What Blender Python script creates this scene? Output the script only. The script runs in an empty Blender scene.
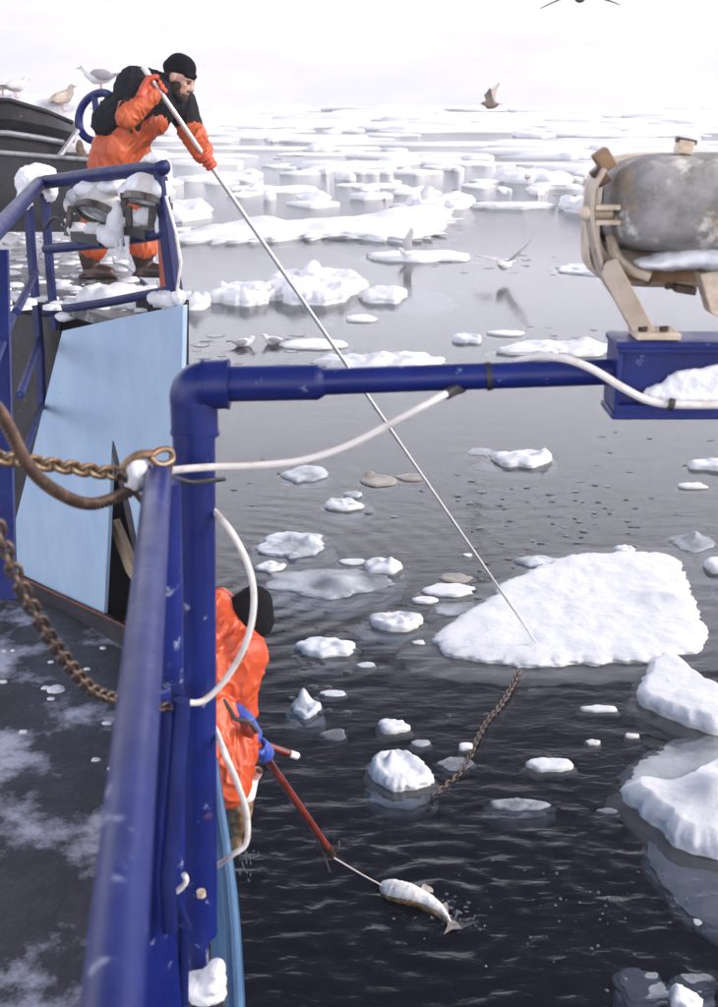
import bpy, bmesh, math, random
from mathutils import Vector, Matrix, noise as N3
random.seed(7)
R = math.radians
SC = bpy.context.scene
COL = SC.collection
# ------------------------------------------------------------------ camera
F = 1200.0; CX = 359.0; CY = 503.5; PITCH = math.atan((503.5-85)/1200.0); H = 5.0
cp, sp = math.cos(PITCH), math.sin(PITCH)
FW = Vector((0, cp, -sp)); UPV = Vector((0, sp, cp)); RT = Vector((1, 0, 0)); EYE = Vector((0, 0, H))
cam = bpy.data.cameras.new('camera'); camo = bpy.data.objects.new('camera', cam); COL.objects.link(camo)
camo.location = EYE; camo.rotation_euler = (math.pi/2-PITCH, 0, 0)
cam.sensor_fit = 'VERTICAL'; cam.sensor_height = 36.0; cam.lens = F/1007.0*36.0
cam.clip_start = 0.05; cam.clip_end = 6000
cam.dof.use_dof = True; cam.dof.focus_distance = 8.0; cam.dof.aperture_fstop = 6.0
SC.camera = camo
# ------------------------------------------------------------------ sky, sun, exposure
SUN_EL, SUN_AZ = R(31), R(98)      # azimuth measured from +Y towards +X
world = bpy.data.worlds.new('World'); SC.world = world; world.use_nodes = True
wn = world.node_tree.nodes; wl = world.node_tree.links
sky = wn.new('ShaderNodeTexSky'); sky.sky_type = 'NISHITA'; sky.sun_disc = False
sky.sun_elevation = SUN_EL; sky.sun_rotation = SUN_AZ
sky.air_density = .6; sky.dust_density = 5.0; sky.ozone_density = 3.0; sky.altitude = 0
wn['Background'].inputs['Strength'].default_value = 0.06
# a milky band of cold haze above the horizon, the same all the way round, thinning out towards the zenith
wtc = wn.new('ShaderNodeTexCoord'); wsx = wn.new('ShaderNodeSeparateXYZ'); wl.new(wtc.outputs['Generated'], wsx.inputs[0])
wmr = wn.new('ShaderNodeMapRange'); wmr.interpolation_type = 'SMOOTHSTEP'; wmr.inputs[1].default_value = .33; wmr.inputs[2].default_value = .52
wmr.inputs[3].default_value = 20.5; wmr.inputs[4].default_value = .0; wl.new(wsx.outputs[2], wmr.inputs[0])
whz = wn.new('ShaderNodeVectorMath'); whz.operation = 'SCALE'; whz.inputs[0].default_value = (1.0, .975, 1.05); wl.new(wmr.outputs[0], whz.inputs['Scale'])
wad = wn.new('ShaderNodeVectorMath'); wad.operation = 'ADD'; wl.new(sky.outputs[0], wad.inputs[0]); wl.new(whz.outputs[0], wad.inputs[1])
wl.new(wad.outputs[0], wn['Background'].inputs['Color'])
sun = bpy.data.lights.new('sun', 'SUN'); suno = bpy.data.objects.new('sun', sun); COL.objects.link(suno)
sun.energy = .9; sun.angle = R(8); sun.color = (1.0, 0.93, 0.84)
sd = Vector((math.sin(SUN_AZ)*math.cos(SUN_EL), math.cos(SUN_AZ)*math.cos(SUN_EL), math.sin(SUN_EL)))
suno.rotation_euler = (-sd).to_track_quat('-Z', 'Y').to_euler()
SC.view_settings.view_transform = 'Standard'; SC.view_settings.look = 'None'
SC.view_settings.exposure = 1.25; SC.view_settings.gamma = 1.0
SC.render.engine = 'CYCLES'
try:
    SC.cycles.max_bounces = 8; SC.cycles.transparent_max_bounces = 12; SC.cycles.volume_bounces = 1
    SC.cycles.caustics_reflective = False; SC.cycles.caustics_refractive = False
except Exception: pass

# ------------------------------------------------------------------ measuring the place
def ray(u, v): return FW + RT*((u-CX)/F) - UPV*((v-CY)/F)
def D(u, v, d): return EYE + ray(u, v)*d
def onz(u, v, z=0.0):
    r = ray(u, v); return EYE + r*((z-H)/r.z)
def atY(u, v, y):
    r = ray(u, v); return EYE + r*(y/r.y)
def onplane(u, v, p, n):
    r = ray(u, v); return EYE + r*((p-EYE).dot(n)/r.dot(n))
def V(*a): return Vector(a)

# ------------------------------------------------------------------ mesh builder
class MB:
    def __init__(s): s.v = []; s.f = []
    def add(s, vs, fs):
        o = len(s.v); s.v += [tuple(x) for x in vs]; s.f += [tuple(i+o for i in f) for f in fs]; return s
    def box(s, c, size, rot=None, bev=0.0):
        c = Vector(c); hx, hy, hz = size[0]/2, size[1]/2, size[2]/2
        vs = [Vector((x*hx, y*hy, z*hz)) for x in (-1, 1) for y in (-1, 1) for z in (-1, 1)]
        if rot is not None: vs = [rot @ p for p in vs]
        return s.add([c+p for p in vs], [(0,1,3,2),(4,6,7,5),(0,4,5,1),(2,3,7,6),(0,2,6,4),(1,5,7,3)])
    def tube(s, pts, r, n=10, cap=True, sx=1.0, ref=None):
        pts = [Vector(p) for p in pts]; m = len(pts)
        rs = r if isinstance(r, (list, tuple)) else [r]*m
        vs = []; t0 = (pts[1]-pts[0]).normalized()
        a = Vector(ref) if ref is not None else (Vector((0,0,1)) if abs(t0.z) < .9 else Vector((1,0,0)))
        a = (a - t0*a.dot(t0)).normalized()
        for i, p in enumerate(pts):
            t = (pts[min(i+1, m-1)]-pts[max(i-1, 0)]).normalized()
            a = (a - t*a.dot(t)).normalized(); b = t.cross(a)
            for k in range(n):
                w = 2*math.pi*k/n
                vs.append(p + a*(math.cos(w)*rs[i]) + b*(math.sin(w)*rs[i]*sx))
        fs = [(i*n+k, i*n+(k+1) % n, (i+1)*n+(k+1) % n, (i+1)*n+k) for i in range(m-1) for k in range(n)]
        if cap: fs += [tuple(range(n-1, -1, -1)), tuple((m-1)*n+k for k in range(n))]
        return s.add(vs, fs)
    def ell(s, c, rad, rot=None, nu=14, nv=9):
        c = Vector(c); rad = rad if isinstance(rad, (tuple, list)) else (rad,)*3
        vs = []
        for j in range(nv+1):
            ph = math.pi*j/nv
            for i in range(nu):
                th = 2*math.pi*i/nu
                p = Vector((rad[0]*math.sin(ph)*math.cos(th), rad[1]*math.sin(ph)*math.sin(th), rad[2]*math.cos(ph)))
                vs.append(c + (rot @ p if rot is not None else p))
        fs = [(j*nu+i, (j+1)*nu+i, (j+1)*nu+(i+1) % nu, j*nu+(i+1) % nu) for j in range(nv) for i in range(nu)]
        return s.add(vs, fs)
    def cap(s, a, b, ra, rb, n=12):                     # tapered capsule
        a = Vector(a); b = Vector(b); t = b-a; L = t.length
        if L < 1e-5: return s.ell(a, ra)
        t /= L; pts = []; rs = []
        for k in range(1, 5):
            w = math.pi/2*k/4.0; pts.append(a - t*ra*math.cos(w)); rs.append(max(ra*math.sin(w), 1e-4))
        pts = [a - t*ra*.999] + pts; rs = [ra*.05] + rs
        for k in range(4, 0, -1):
            w = math.pi/2*k/4.0; pts.append(b + t*rb*math.cos(w)); rs.append(rb*math.sin(w))
        pts.append(b + t*rb*.999); rs.append(rb*.05)
        return s.tube(pts, rs, n)
    def chain_caps(s, pts, rs, n=12):
        for i in range(len(pts)-1): s.cap(pts[i], pts[i+1], rs[i], rs[i+1], n)
        return s
    def prism(s, poly, off):                            # closed polygon (3d points) extruded by off
        off = Vector(off); n = len(poly); vs = [Vector(p) for p in poly]
        vs += [p+off for p in vs]
        return s.add(vs, [tuple(range(n-1, -1, -1)), tuple(range(n, 2*n))] + [(i, (i+1) % n, n+(i+1) % n, n+i) for i in range(n)])
    def lathe(s, prof, c, axis=(0,0,1), n=20):          # profile (r, h) along an axis
        c = Vector(c); ax = Vector(axis).normalized()
        return s.tube([c+ax*h for r, h in prof], [max(r, 1e-4) for r, h in prof], n) if all(prof[i+1][1] != prof[i][1] for i in range(len(prof)-1)) else s._lathe(prof, c, ax, n)
    def _lathe(s, prof, c, ax, n):
        a = Vector((1,0,0)) if abs(ax.x) < .9 else Vector((0,0,1))
        a = (a-ax*a.dot(ax)).normalized(); b = ax.cross(a); m = len(prof)
        vs = [c+ax*h+a*(math.cos(2*math.pi*k/n)*r)+b*(math.sin(2*math.pi*k/n)*r) for r, h in prof for k in range(n)]
        fs = [(i*n+k, i*n+(k+1) % n, (i+1)*n+(k+1) % n, (i+1)*n+k) for i in range(m-1) for k in range(n)]
        return s.add(vs, fs + [tuple(range(n-1, -1, -1)), tuple((m-1)*n+k for k in range(n))])
    def mesh(s, name):
        me = bpy.data.meshes.new(name); me.from_pydata(s.v, [], s.f)
        bm = bmesh.new(); bm.from_mesh(me); bmesh.ops.remove_doubles(bm, verts=bm.verts, dist=1e-5)
        bmesh.ops.recalc_face_normals(bm, faces=bm.faces); bm.to_mesh(me); bm.free(); return me
    def build(s, name, mat, parent=None, smooth=True, bevel=0.0, autos=35):
        o = bpy.data.objects.new(name, s.mesh(name)); COL.objects.link(o)
        o.data.materials.append(mat)
        if bevel:
            m = o.modifiers.new('bevel', 'BEVEL'); m.width = bevel; m.segments = 2; m.limit_method = 'ANGLE'
        if smooth: shade(o.data, autos)
        if parent is not None: par(o, parent)
        return o
def shade(me, ang=35):
    me.polygons.foreach_set('use_smooth', [True]*len(me.polygons))
    try: me.set_sharp_from_angle(angle=R(ang))
    except Exception: pass
def par(o, p):                                          # parent, keeping the place in the world
    o.parent = p; q = p; w = Vector((0, 0, 0))
    while q is not None: w += q.location; q = q.parent
    o.location = o.location - w
def thing(name, label, cat, loc, group=None):
    o = bpy.data.objects.new(name, None); COL.objects.link(o); o.empty_display_size = .1
    o.location = loc; tag(o, label, cat, group); return o
def tag(o, label=None, cat=None, group=None, kind=None):
    if label: o['label'] = label
    if cat: o['category'] = cat
    if group: o['group'] = group
    if kind: o['kind'] = kind
    return o
def origin(o, p):                                       # move a single-mesh thing's origin to its base
    p = Vector(p); o.data.transform(Matrix.Translation(-p)); o.location = p; return o
def bake(o):
    dg = bpy.context.evaluated_depsgraph_get(); e = o.evaluated_get(dg)
    me = bpy.data.meshes.new_from_object(e); o.modifiers.clear(); old = o.data; o.data = me; bpy.data.meshes.remove(old); return o
def organic(mb, name, mat, parent=None, vox=.012, it=6, wr=0.0, wscale=9.0, fac=.5):
    """union of overlapping pieces -> one continuous skin, optionally wrinkled"""
    me = bpy.data.meshes.new(name); me.from_pydata(mb.v, [], mb.f)
    bm = bmesh.new(); bm.from_mesh(me); bmesh.ops.recalc_face_normals(bm, faces=bm.faces); bm.to_mesh(me); bm.free()
    o = bpy.data.objects.new(name, me); COL.objects.link(o)
    m = o.modifiers.new('r', 'REMESH'); m.mode = 'VOXEL'; m.voxel_size = vox
    if it: q = o.modifiers.new('s', 'SMOOTH'); q.iterations = it; q.factor = fac
    bake(o); o.data.materials.clear(); o.data.materials.append(mat)
    if wr:
        ns = [v.normal.copy() for v in o.data.vertices]
        for v, nn in zip(o.data.vertices, ns):
            p = v.co*wscale
            w_ = p+Vector((N3.noise(p*.5), N3.noise(p*.5+Vector((9,2,4))), N3.noise(p*.5+Vector((1,8,3)))))*.8
            c1 = (1-abs(N3.noise(Vector((w_.x*1.15+w_.z*.25, w_.y*1.15, w_.z*.55)))))**5; c2 = (1-abs(N3.noise(Vector((w_.x*1.9, w_.y*1.9, w_.z*1.2-w_.x*.6))+Vector((3,7,1)))))**7
            k = .45*N3.noise(p*.8) + .75*c1*max(0, N3.noise(p*.45+Vector((4,4,4)))+.45) + .45*c2 - .35
            v.co += nn*(k*wr)
    o.data.polygons.foreach_set('use_smooth', [True]*len(o.data.polygons))
    if parent is not None: par(o, parent)
    return o
def smooth_path(pts, n=8):                              # Catmull-Rom through points
    P = [Vector(p) for p in pts]; P = [P[0]*2-P[1]] + P + [P[-1]*2-P[-2]]; out = []
    for i in range(1, len(P)-2):
        for k in range(n):
            t = k/n; a, b, c, d = P[i-1:i+3]
            out.append(.5*((2*b)+(c-a)*t+(2*a-5*b+4*c-d)*t*t+(3*b-a-3*c+d)*t*t*t))
    return out+[P[-2]]

# ------------------------------------------------------------------ materials
def nmat(name):
    m = bpy.data.materials.new(name); m.use_nodes = True; nt = m.node_tree
    return m, nt, nt.nodes, nt.links, nt.nodes['Principled BSDF']
def pmat(name, col, rough=.5, metal=0.0, col2=None, scale=8.0, lo=.45, hi=.65, detail=5, bump=0.0, bscale=40.0, bdist=.01,
         chips=None, chscale=18.0, chlo=.66, chhi=.70, rough2=None, stretch=None, spec=None, coat=0.0, sss=0.0, chips2=None):
    m, nt, n, l, p = nmat(name)
    tc = n.new('ShaderNodeTexCoord'); src = tc.outputs['Object']
    if stretch:
        mp = n.new('ShaderNodeMapping'); mp.inputs['Scale'].default_value = stretch; l.new(src, mp.inputs[0]); src = mp.outputs[0]
    def noise(sc, det=detail, rg=.6):
        t = n.new('ShaderNodeTexNoise'); t.inputs['Scale'].default_value = sc; t.inputs['Detail'].default_value = det
        t.inputs['Roughness'].default_value = rg; l.new(src, t.inputs['Vector']); return t
    def ramp(t, a, b):
        r = n.new('ShaderNodeMapRange'); r.inputs[1].default_value = a; r.inputs[2].default_value = b; r.clamp = True
        l.new(t.outputs['Fac'], r.inputs[0]); return r.outputs[0]
    def mix(f, a, b):
        x = n.new('ShaderNodeMix'); x.data_type = 'RGBA'; l.new(f, x.inputs[0])
        for i, q in ((6, a), (7, b)):
            if isinstance(q, tuple): x.inputs[i].default_value = (*q, 1)
            else: l.new(q, x.inputs[i])
        return x.outputs[2]
    c = tuple(col)
    if col2: c = mix(ramp(noise(scale), lo, hi), c, tuple(col2))
    if chips: c = mix(ramp(noise(chscale, 8, .7), chlo, chhi), c, tuple(chips))
    if chips2: c = mix(ramp(noise(chscale*.37+1.3, 9, .72), chlo+.02, chhi+.02), c, tuple(chips2))
    if isinstance(c, tuple): p.inputs['Base Color'].default_value = (*c, 1)
    else: l.new(c, p.inputs['Base Color'])
    p.inputs['Roughness'].default_value = rough; p.inputs['Metallic'].default_value = metal
    if rough2 is not None:
        r = n.new('ShaderNodeMapRange'); r.inputs[1].default_value = .35; r.inputs[2].default_value = .65
        r.inputs[3].default_value = rough; r.inputs[4].default_value = rough2
        l.new(noise(scale*1.7).outputs['Fac'], r.inputs[0]); l.new(r.outputs[0], p.inputs['Roughness'])
    if spec is not None: p.inputs['Specular IOR Level'].default_value = spec
    if coat: p.inputs['Coat Weight'].default_value = coat; p.inputs['Coat Roughness'].default_value = .15
    if sss: p.inputs['Subsurface Weight'].default_value = sss; p.inputs['Subsurface Radius'].default_value = (.03,.04,.05); p.inputs['Subsurface Scale'].default_value = 1.0
    if bump:
        b = n.new('ShaderNodeBump'); b.inputs['Strength'].default_value = bump; b.inputs['Distance'].default_value = bdist
        l.new(noise(bscale, 6, .65).outputs['Fac'], b.inputs['Height']); l.new(b.outputs[0], p.inputs['Normal'])
    return m
M = {}
M['blue'] = pmat('navy_gloss_paint', (.003,.010,.105), .33, col2=(.005,.015,.14), scale=5, spec=.36, bump=.4, bscale=26, bdist=.004,
                 chips=(.22,.25,.36), chscale=15, chlo=.615, chhi=.68, chips2=(.12,.06,.035), rough2=.45)
M['blue_wet'] = pmat('navy_paint_frosted', (.003,.008,.075), .42, col2=(.007,.016,.11), scale=7, lo=.45, hi=.7, bump=.4, bscale=22, bdist=.005, spec=.3,
                 chips=(.30,.33,.42), chscale=11, chlo=.66, chhi=.72, rough2=.55)
M['lblue'] = pmat('light_blue_paint', (.36,.50,.665), .42, col2=(.42,.555,.70), scale=4, lo=.4, hi=.65, stretch=(1,1,.5), chips=(.03,.06,.12), chscale=34, chlo=.68, chhi=.70, chips2=(.25,.40,.56),
                  bump=.35, bscale=5, bdist=.02, rough2=.6)
M['lblue_old'] = pmat('worn_blue_hull_paint', (.045,.12,.24), .5, col2=(.08,.18,.31), scale=6, chips=(.05,.05,.06), chscale=20, chlo=.66, chhi=.7, bump=.2, bscale=25, stretch=(1,.35,1.5))
M['dark_kick'] = pmat('tarred_dark_steel', (.02,.018,.025), .5, col2=(.05,.04,.045), scale=9, bump=.3, bscale=30)
M['rust'] = pmat('rust_edge', (.22,.07,.04), .7, col2=(.10,.04,.03), scale=20, bump=.4, bscale=50)
M['redprimer'] = pmat('red_primer_steel', (.32,.07,.035), .6, col2=(.22,.06,.04), scale=12, bump=.2)
M['void'] = pmat('painted_inner_dark', (.012,.011,.014), .8)  # near-black colour standing for the darkness of an unlit inside
M['wood'] = pmat('bare_wood', (.52,.40,.28), .7, col2=(.38,.28,.19), scale=14, stretch=(6,1,1), bump=.3, bscale=30)
M['chain'] = pmat('rusty_chain_steel', (.10,.075,.065), .42, .7, col2=(.13,.075,.045), scale=30, chips=(.42,.38,.34), chscale=40, chlo=.58, chhi=.66, bump=.4, bscale=120, bdist=.003)
M['chain_gold'] = pmat('brassy_chain_steel', (.26,.20,.13), .42, .7, col2=(.20,.10,.05), scale=28, bump=.4, bscale=120, bdist=.003)
M['rubber'] = pmat('brown_wire_rope', (.07,.04,.03), .55, .3, col2=(.15,.09,.06), scale=30)
M['cable'] = pmat('dirty_white_cable', (.74,.70,.66), .45, col2=(.50,.43,.36), scale=16, lo=.5, hi=.72, chips=(.24,.19,.15), chscale=24, chlo=.68, chhi=.74, bump=.3, bscale=60, bdist=.003)
M['tape'] = pmat('black_tape', (.02,.02,.025), .5, bump=.2)
M['snow'] = pmat('packed_snow', (.78,.785,.81), .6, col2=(.72,.73,.77), scale=4, bump=.5, bscale=18, bdist=.03, spec=.25)
M['ice_white'] = pmat('white_floe_ice', (.84,.86,.89), .5, col2=(.76,.79,.84), scale=3, bump=.6, bscale=14, bdist=.04, spec=.35)
M['orange'] = pmat('orange_oilskin', (.58,.080,.017), .36, col2=(.47,.060,.015), scale=5, bump=.3, bscale=11, bdist=.02, rough2=.5, chips=(.80,.30,.18), chscale=9, chlo=.70, chhi=.78)
M['orange2'] = pmat('faded_orange_oilskin', (.50,.095,.026), .45, col2=(.40,.066,.018), scale=6, bump=.3, bscale=11, bdist=.02, rough2=.6)
M['glove_red'] = pmat('red_rubber_glove', (.50,.07,.025), .45, col2=(.40,.05,.02), scale=20, bump=.2)
M['glove_blue'] = pmat('blue_rubber_glove', (.035,.08,.40), .42, col2=(.03,.06,.28), scale=25, bump=.2, bscale=70)
M['black_wool'] = pmat('black_wool', (.012,.012,.016), .9, col2=(.022,.021,.027), scale=12, bump=.5, bscale=160, bdist=.004, spec=.15)
M['black_knit'] = pmat('black_fleece', (.008,.008,.010), .95, bump=.5, bscale=120, bdist=.004, spec=.1)
M['boot'] = pmat('dark_brown_rubber_boot', (.045,.022,.018), .35, col2=(.03,.016,.014), scale=10)
M['skin'] = pmat('skin', (.56,.33,.25), .5, col2=(.50,.26,.20), scale=20, sss=.05)
M['beard'] = pmat('dark_beard', (.035,.022,.016), .9, col2=(.07,.045,.03), scale=70, bump=.6, bscale=160, bdist=.004)
M['eye'] = pmat('dark_eye', (.02,.015,.012), .2)
M['alu'] = pmat('worn_aluminium', (.74,.72,.70), .28, .55, col2=(.62,.58,.52), scale=20, stretch=(1,1,1), chips=(.30,.25,.2), chscale=26, chlo=.66, chhi=.72)
M['skiff'] = pmat('dark_grey_skiff_aluminium', (.018,.017,.019), .5, .2, col2=(.035,.034,.037), scale=6, chips=(.55,.56,.6), chscale=13, chlo=.665, chhi=.70, bump=.2, bscale=12, stretch=(1,1,.7))
M['skiff_edge'] = pmat('bare_gunwale_metal', (.5,.5,.52), .4, .6, col2=(.32,.3,.3), scale=12)
M['lamp_grey'] = pmat('weathered_grey_cast_housing', (.17,.165,.155), .62, col2=(.33,.32,.305), scale=11, lo=.40, hi=.62, chips=(.62,.59,.54), chscale=12, chlo=.535, chhi=.63, chips2=(.33,.23,.14), bump=.4, bscale=38, bdist=.006)
M['lamp_tan'] = pmat('cream_painted_lamp_rim', (.66,.55,.43), .5, col2=(.38,.27,.17), scale=18, lo=.46, hi=.70, chips=(.13,.08,.05), chscale=24, chlo=.61, chhi=.68, bump=.3, bscale=40, bdist=.004)
M['lamp_bar'] = pmat('tan_flat_bar', (.44,.37,.30), .42, .25, col2=(.33,.245,.17), scale=9, lo=.46, hi=.68, chips=(.10,.07,.055), chscale=22, chlo=.60, chhi=.67, bump=.2, bscale=40)
M['lamp_brown'] = pmat('rusty_brown_recess', (.22,.125,.065), .65, col2=(.34,.21,.11), scale=18, bump=.4, bscale=40)
M['bolt'] = pmat('dark_bolt', (.05,.035,.03), .5, .6, col2=(.13,.07,.04), scale=30)
M['lens'] = pmat('frosted_lamp_glass', (.34,.36,.36), .12, col2=(.46,.48,.47), scale=12, coat=.6)
M['lamp_metal'] = pmat('dull_lamp_steel', (.075,.07,.065), .5, .3, col2=(.16,.14,.12), scale=16, chips=(.5,.48,.45), chscale=22, chlo=.64, chhi=.7)
M['lamp_white'] = pmat('white_enamel_housing', (.62,.60,.57), .45, col2=(.50,.46,.40), scale=9)
M['gull_white'] = pmat('white_feathers', (.78,.77,.77), .8, col2=(.70,.68,.68), scale=30)
M['gull_grey'] = pmat('grey_wing_feathers', (.30,.29,.31), .8, col2=(.38,.36,.37), scale=40, bump=.3, bscale=80)
M['gull_pale'] = pmat('pale_grey_feathers', (.55,.53,.54), .8, col2=(.64,.62,.62), scale=40, bump=.3, bscale=80)
M['gull_brown'] = pmat('mottled_brown_feathers', (.50,.40,.32), .85, col2=(.70,.63,.56), scale=45, bump=.3, bscale=80)
M['gull_dbrown'] = pmat('dark_brown_feathers', (.22,.15,.11), .85, col2=(.34,.25,.19), scale=35, bump=.3, bscale=80)
M['gull_black'] = pmat('black_feathers', (.02,.02,.022), .7)
M['gull_leg'] = pmat('pink_legs', (.60,.35,.33), .6)
M['beak'] = pmat('yellow_beak', (.55,.38,.12), .5)
M['gaff'] = pmat('red_stained_handle', (.19,.025,.014), .4, col2=(.10,.014,.010), scale=20, stretch=(1,1,.4), bump=.2)
M['white_tip'] = pmat('white_tip_paint', (.75,.73,.70), .5)
M['cord'] = pmat('thin_dark_cord', (.05,.035,.035), .7)
M['cordpale'] = pmat('pale_line', (.50,.44,.40), .7)
M['strap'] = pmat('tan_leather', (.30,.20,.12), .6, col2=(.45,.35,.24), scale=30)
M['clearice'] = None
def deck_mat(name, base, base2, snowy, sc=1.2, lo=.5, hi=.62, bump=.5, rmin=.25, off=(0,0,0)):
    m, nt, n, l, p = nmat(name); tc0 = n.new('ShaderNodeTexCoord'); tc = n.new('ShaderNodeMapping'); tc.inputs['Location'].default_value = off; l.new(tc0.outputs['Object'], tc.inputs[0])
    def noi(s, d=7, r=.62):
        t = n.new('ShaderNodeTexNoise'); t.inputs['Scale'].default_value = s; t.inputs['Detail'].default_value = d; t.inputs['Roughness'].default_value = r
        l.new(tc.outputs[0], t.inputs['Vector']); return t.outputs['Fac']
    def mr(s, a, b, c=0., d=1.):
        r = n.new('ShaderNodeMapRange'); r.inputs[1].default_value = a; r.inputs[2].default_value = b; r.inputs[3].default_value = c; r.inputs[4].default_value = d; l.new(s, r.inputs[0]); return r.outputs[0]
    def mix(f, a, b):
        x = n.new('ShaderNodeMix'); x.data_type = 'RGBA'; l.new(f, x.inputs[0])
        for i, q in ((6, a), (7, b)):
            if isinstance(q, tuple): x.inputs[i].default_value = (*q, 1)
            else: l.new(q, x.inputs[i])
        return x.outputs[2]
    c = mix(mr(noi(9), .4, .65), base, base2)
    big = noi(sc, 9, .66)
    mask = mr(big, lo, hi)
    c = mix(mask, c, snowy); l.new(c, p.inputs['Base Color'])
    l.new(mr(mask, 0, 1, rmin, .7), p.inputs['Roughness'])
    a = n.new('ShaderNodeMath'); a.operation = 'ADD'; l.new(mask, a.inputs[0]); l.new(noi(35), a.inputs[1])
    b = n.new('ShaderNodeBump'); b.inputs['Strength'].default_value = bump; b.inputs['Distance'].default_value = .012
    l.new(a.outputs[0], b.inputs['Height']); l.new(b.outputs[0], p.inputs['Normal']); return m
M['deck'] = deck_mat('frosted_deck', (.032,.033,.044), (.06,.06,.075), (.56,.57,.66), 1.5, .49, .60, rmin=.45, off=(7.4,2.6,0))
M['foredeck'] = deck_mat('slushy_foredeck', (.05,.05,.055), (.11,.11,.12), (.55,.55,.57), 5.5, .53, .68, .9, rmin=.2)
def ice_mat(name, top, foot, zlo, zhi, rough=.45, trans=0.0, bsc=14, bd=.02, alpha=1.0):
    """white above; a real algae / wet stain band at the waterline, measured in world height (z=0 is the sea)"""
    m, nt, n, l, p = nmat(name); tc = n.new('ShaderNodeTexCoord'); ge = n.new('ShaderNodeNewGeometry')
    sx = n.new('ShaderNodeSeparateXYZ'); l.new(ge.outputs['Position'], sx.inputs[0])
    t = n.new('ShaderNodeTexNoise'); t.inputs['Scale'].default_value = bsc; t.inputs['Detail'].default_value = 7; t.inputs['Roughness'].default_value = .62
    l.new(ge.outputs['Position'], t.inputs['Vector'])
    t2 = n.new('ShaderNodeTexNoise'); t2.inputs['Scale'].default_value = 2.3; t2.inputs['Detail'].default_value = 4; l.new(ge.outputs['Position'], t2.inputs['Vector'])
    ad = n.new('ShaderNodeMath'); ad.operation = 'MULTIPLY_ADD'; l.new(t2.outputs['Fac'], ad.inputs[0]); ad.inputs[1].default_value = (zhi-zlo)*1.2; l.new(sx.outputs[2], ad.inputs[2])
    r = n.new('ShaderNodeMapRange'); r.inputs[1].default_value = zlo+(zhi-zlo)*.6; r.inputs[2].default_value = zhi+(zhi-zlo)*.6; l.new(ad.outputs[0], r.inputs[0])
    x = n.new('ShaderNodeMix'); x.data_type = 'RGBA'; x.inputs[6].default_value = (*foot, 1); x.inputs[7].default_value = (*top, 1); l.new(r.outputs[0], x.inputs[0])
    l.new(x.outputs[2], p.inputs['Base Color']); p.inputs['Roughness'].default_value = rough; p.inputs['Specular IOR Level'].default_value = .35
    p.inputs['Subsurface Weight'].default_value = .0
    b = n.new('ShaderNodeBump'); b.inputs['Strength'].default_value = .32; b.inputs['Distance'].default_value = bd*1.6
    l.new(t.outputs['Fac'], b.inputs['Height']); l.new(b.outputs[0], p.inputs['Normal'])
    if alpha < 1:
        q = n.new('ShaderNodeMapRange'); q.inputs[1].default_value = .35; q.inputs[2].default_value = .62; q.inputs[3].default_value = alpha-.25; q.inputs[4].default_value = min(1, alpha+.3)
        l.new(t2.outputs['Fac'], q.inputs[0]); l.new(q.outputs[0], p.inputs['Alpha'])
    return m
M['floe'] = ice_mat('snow_topped_floe', (.76,.765,.79), (.60,.56,.47), -.02, .03)
M['floe_grey'] = ice_mat('wet_grey_floe', (.66,.70,.74), (.46,.50,.52), -.03, .02, .2, bsc=18, alpha=.72)
M['slush'] = ice_mat('half_melted_slush', (.50,.54,.58), (.42,.45,.48), -.03, .02, .12, bsc=24, alpha=.5)
M['brown_ice'] = ice_mat('dirty_brown_ice', (.36,.32,.27), (.28,.26,.22), -.03, .02, .3, alpha=.85)
M['underice'] = ice_mat('submerged_ice', (.84,.86,.86), (.80,.82,.82), -.8, -.1, .5, bsc=6)
# ================================================================== SEA
def fbm(p, o=4, l=2.0, g=.5):
    a = 1.0; s = 0.0
    for _ in range(o): s += a*N3.noise(p); p = p*l + Vector((1.7, 9.2, 3.1)); a *= g
    return s
RINGS = [(onz(u, v, 0).x, onz(u, v, 0).y, a) for u, v, a in ((250,860,.005),(330,905,.003),(548,962,.004),(600,862,.0035),(530,872,.003),(400,960,.003),(640,900,.003),(470,985,.003))]
FISH = onz(440, 912, 0); RIP = onz(205, 575, 0)
def sea_h(x, y):
    nearw = max(0.0, min(1.0, (8.4-y)/1.7)); nearw = nearw*nearw*(3-2*nearw)
    mid = max(0.0, min(1.0, (13-y)/5))
    h = .0028*fbm(Vector((x*1.6+y*.3, y*4.2, .3)), 3)*(0.5+mid)
    w = Vector((x*5.0+.9*y, y*6.0-1.3*x, 1.3)); w += Vector((N3.noise(w*.6), N3.noise(w*.6+Vector((5,5,5))), 0))*.7
    h += nearw*(.0055*(1-2*abs(N3.noise(w*.6)))+.0052*(1-2*abs(N3.noise(w*1.2+Vector((4,1,0)))))+.004*N3.noise(w*2.6))
    d = math.hypot(x-FISH.x, y-FISH.y)
    h += .009*math.sin(d*30)*math.exp(-d*1.5)*min(1, d*4)
    for cx2, cy2, a2 in RINGS:
        d = math.hypot(x-cx2, y-cy2)
        if d < 1.2: h += a2*math.sin(d*46)*math.exp(-d*3.4)
    d = math.hypot(x-RIP.x, (y-RIP.y))
    h += .0042*math.sin(d*24+2*N3.noise(Vector((x,y,0))*.8))*math.exp(-d*.55)
    return h
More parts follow.
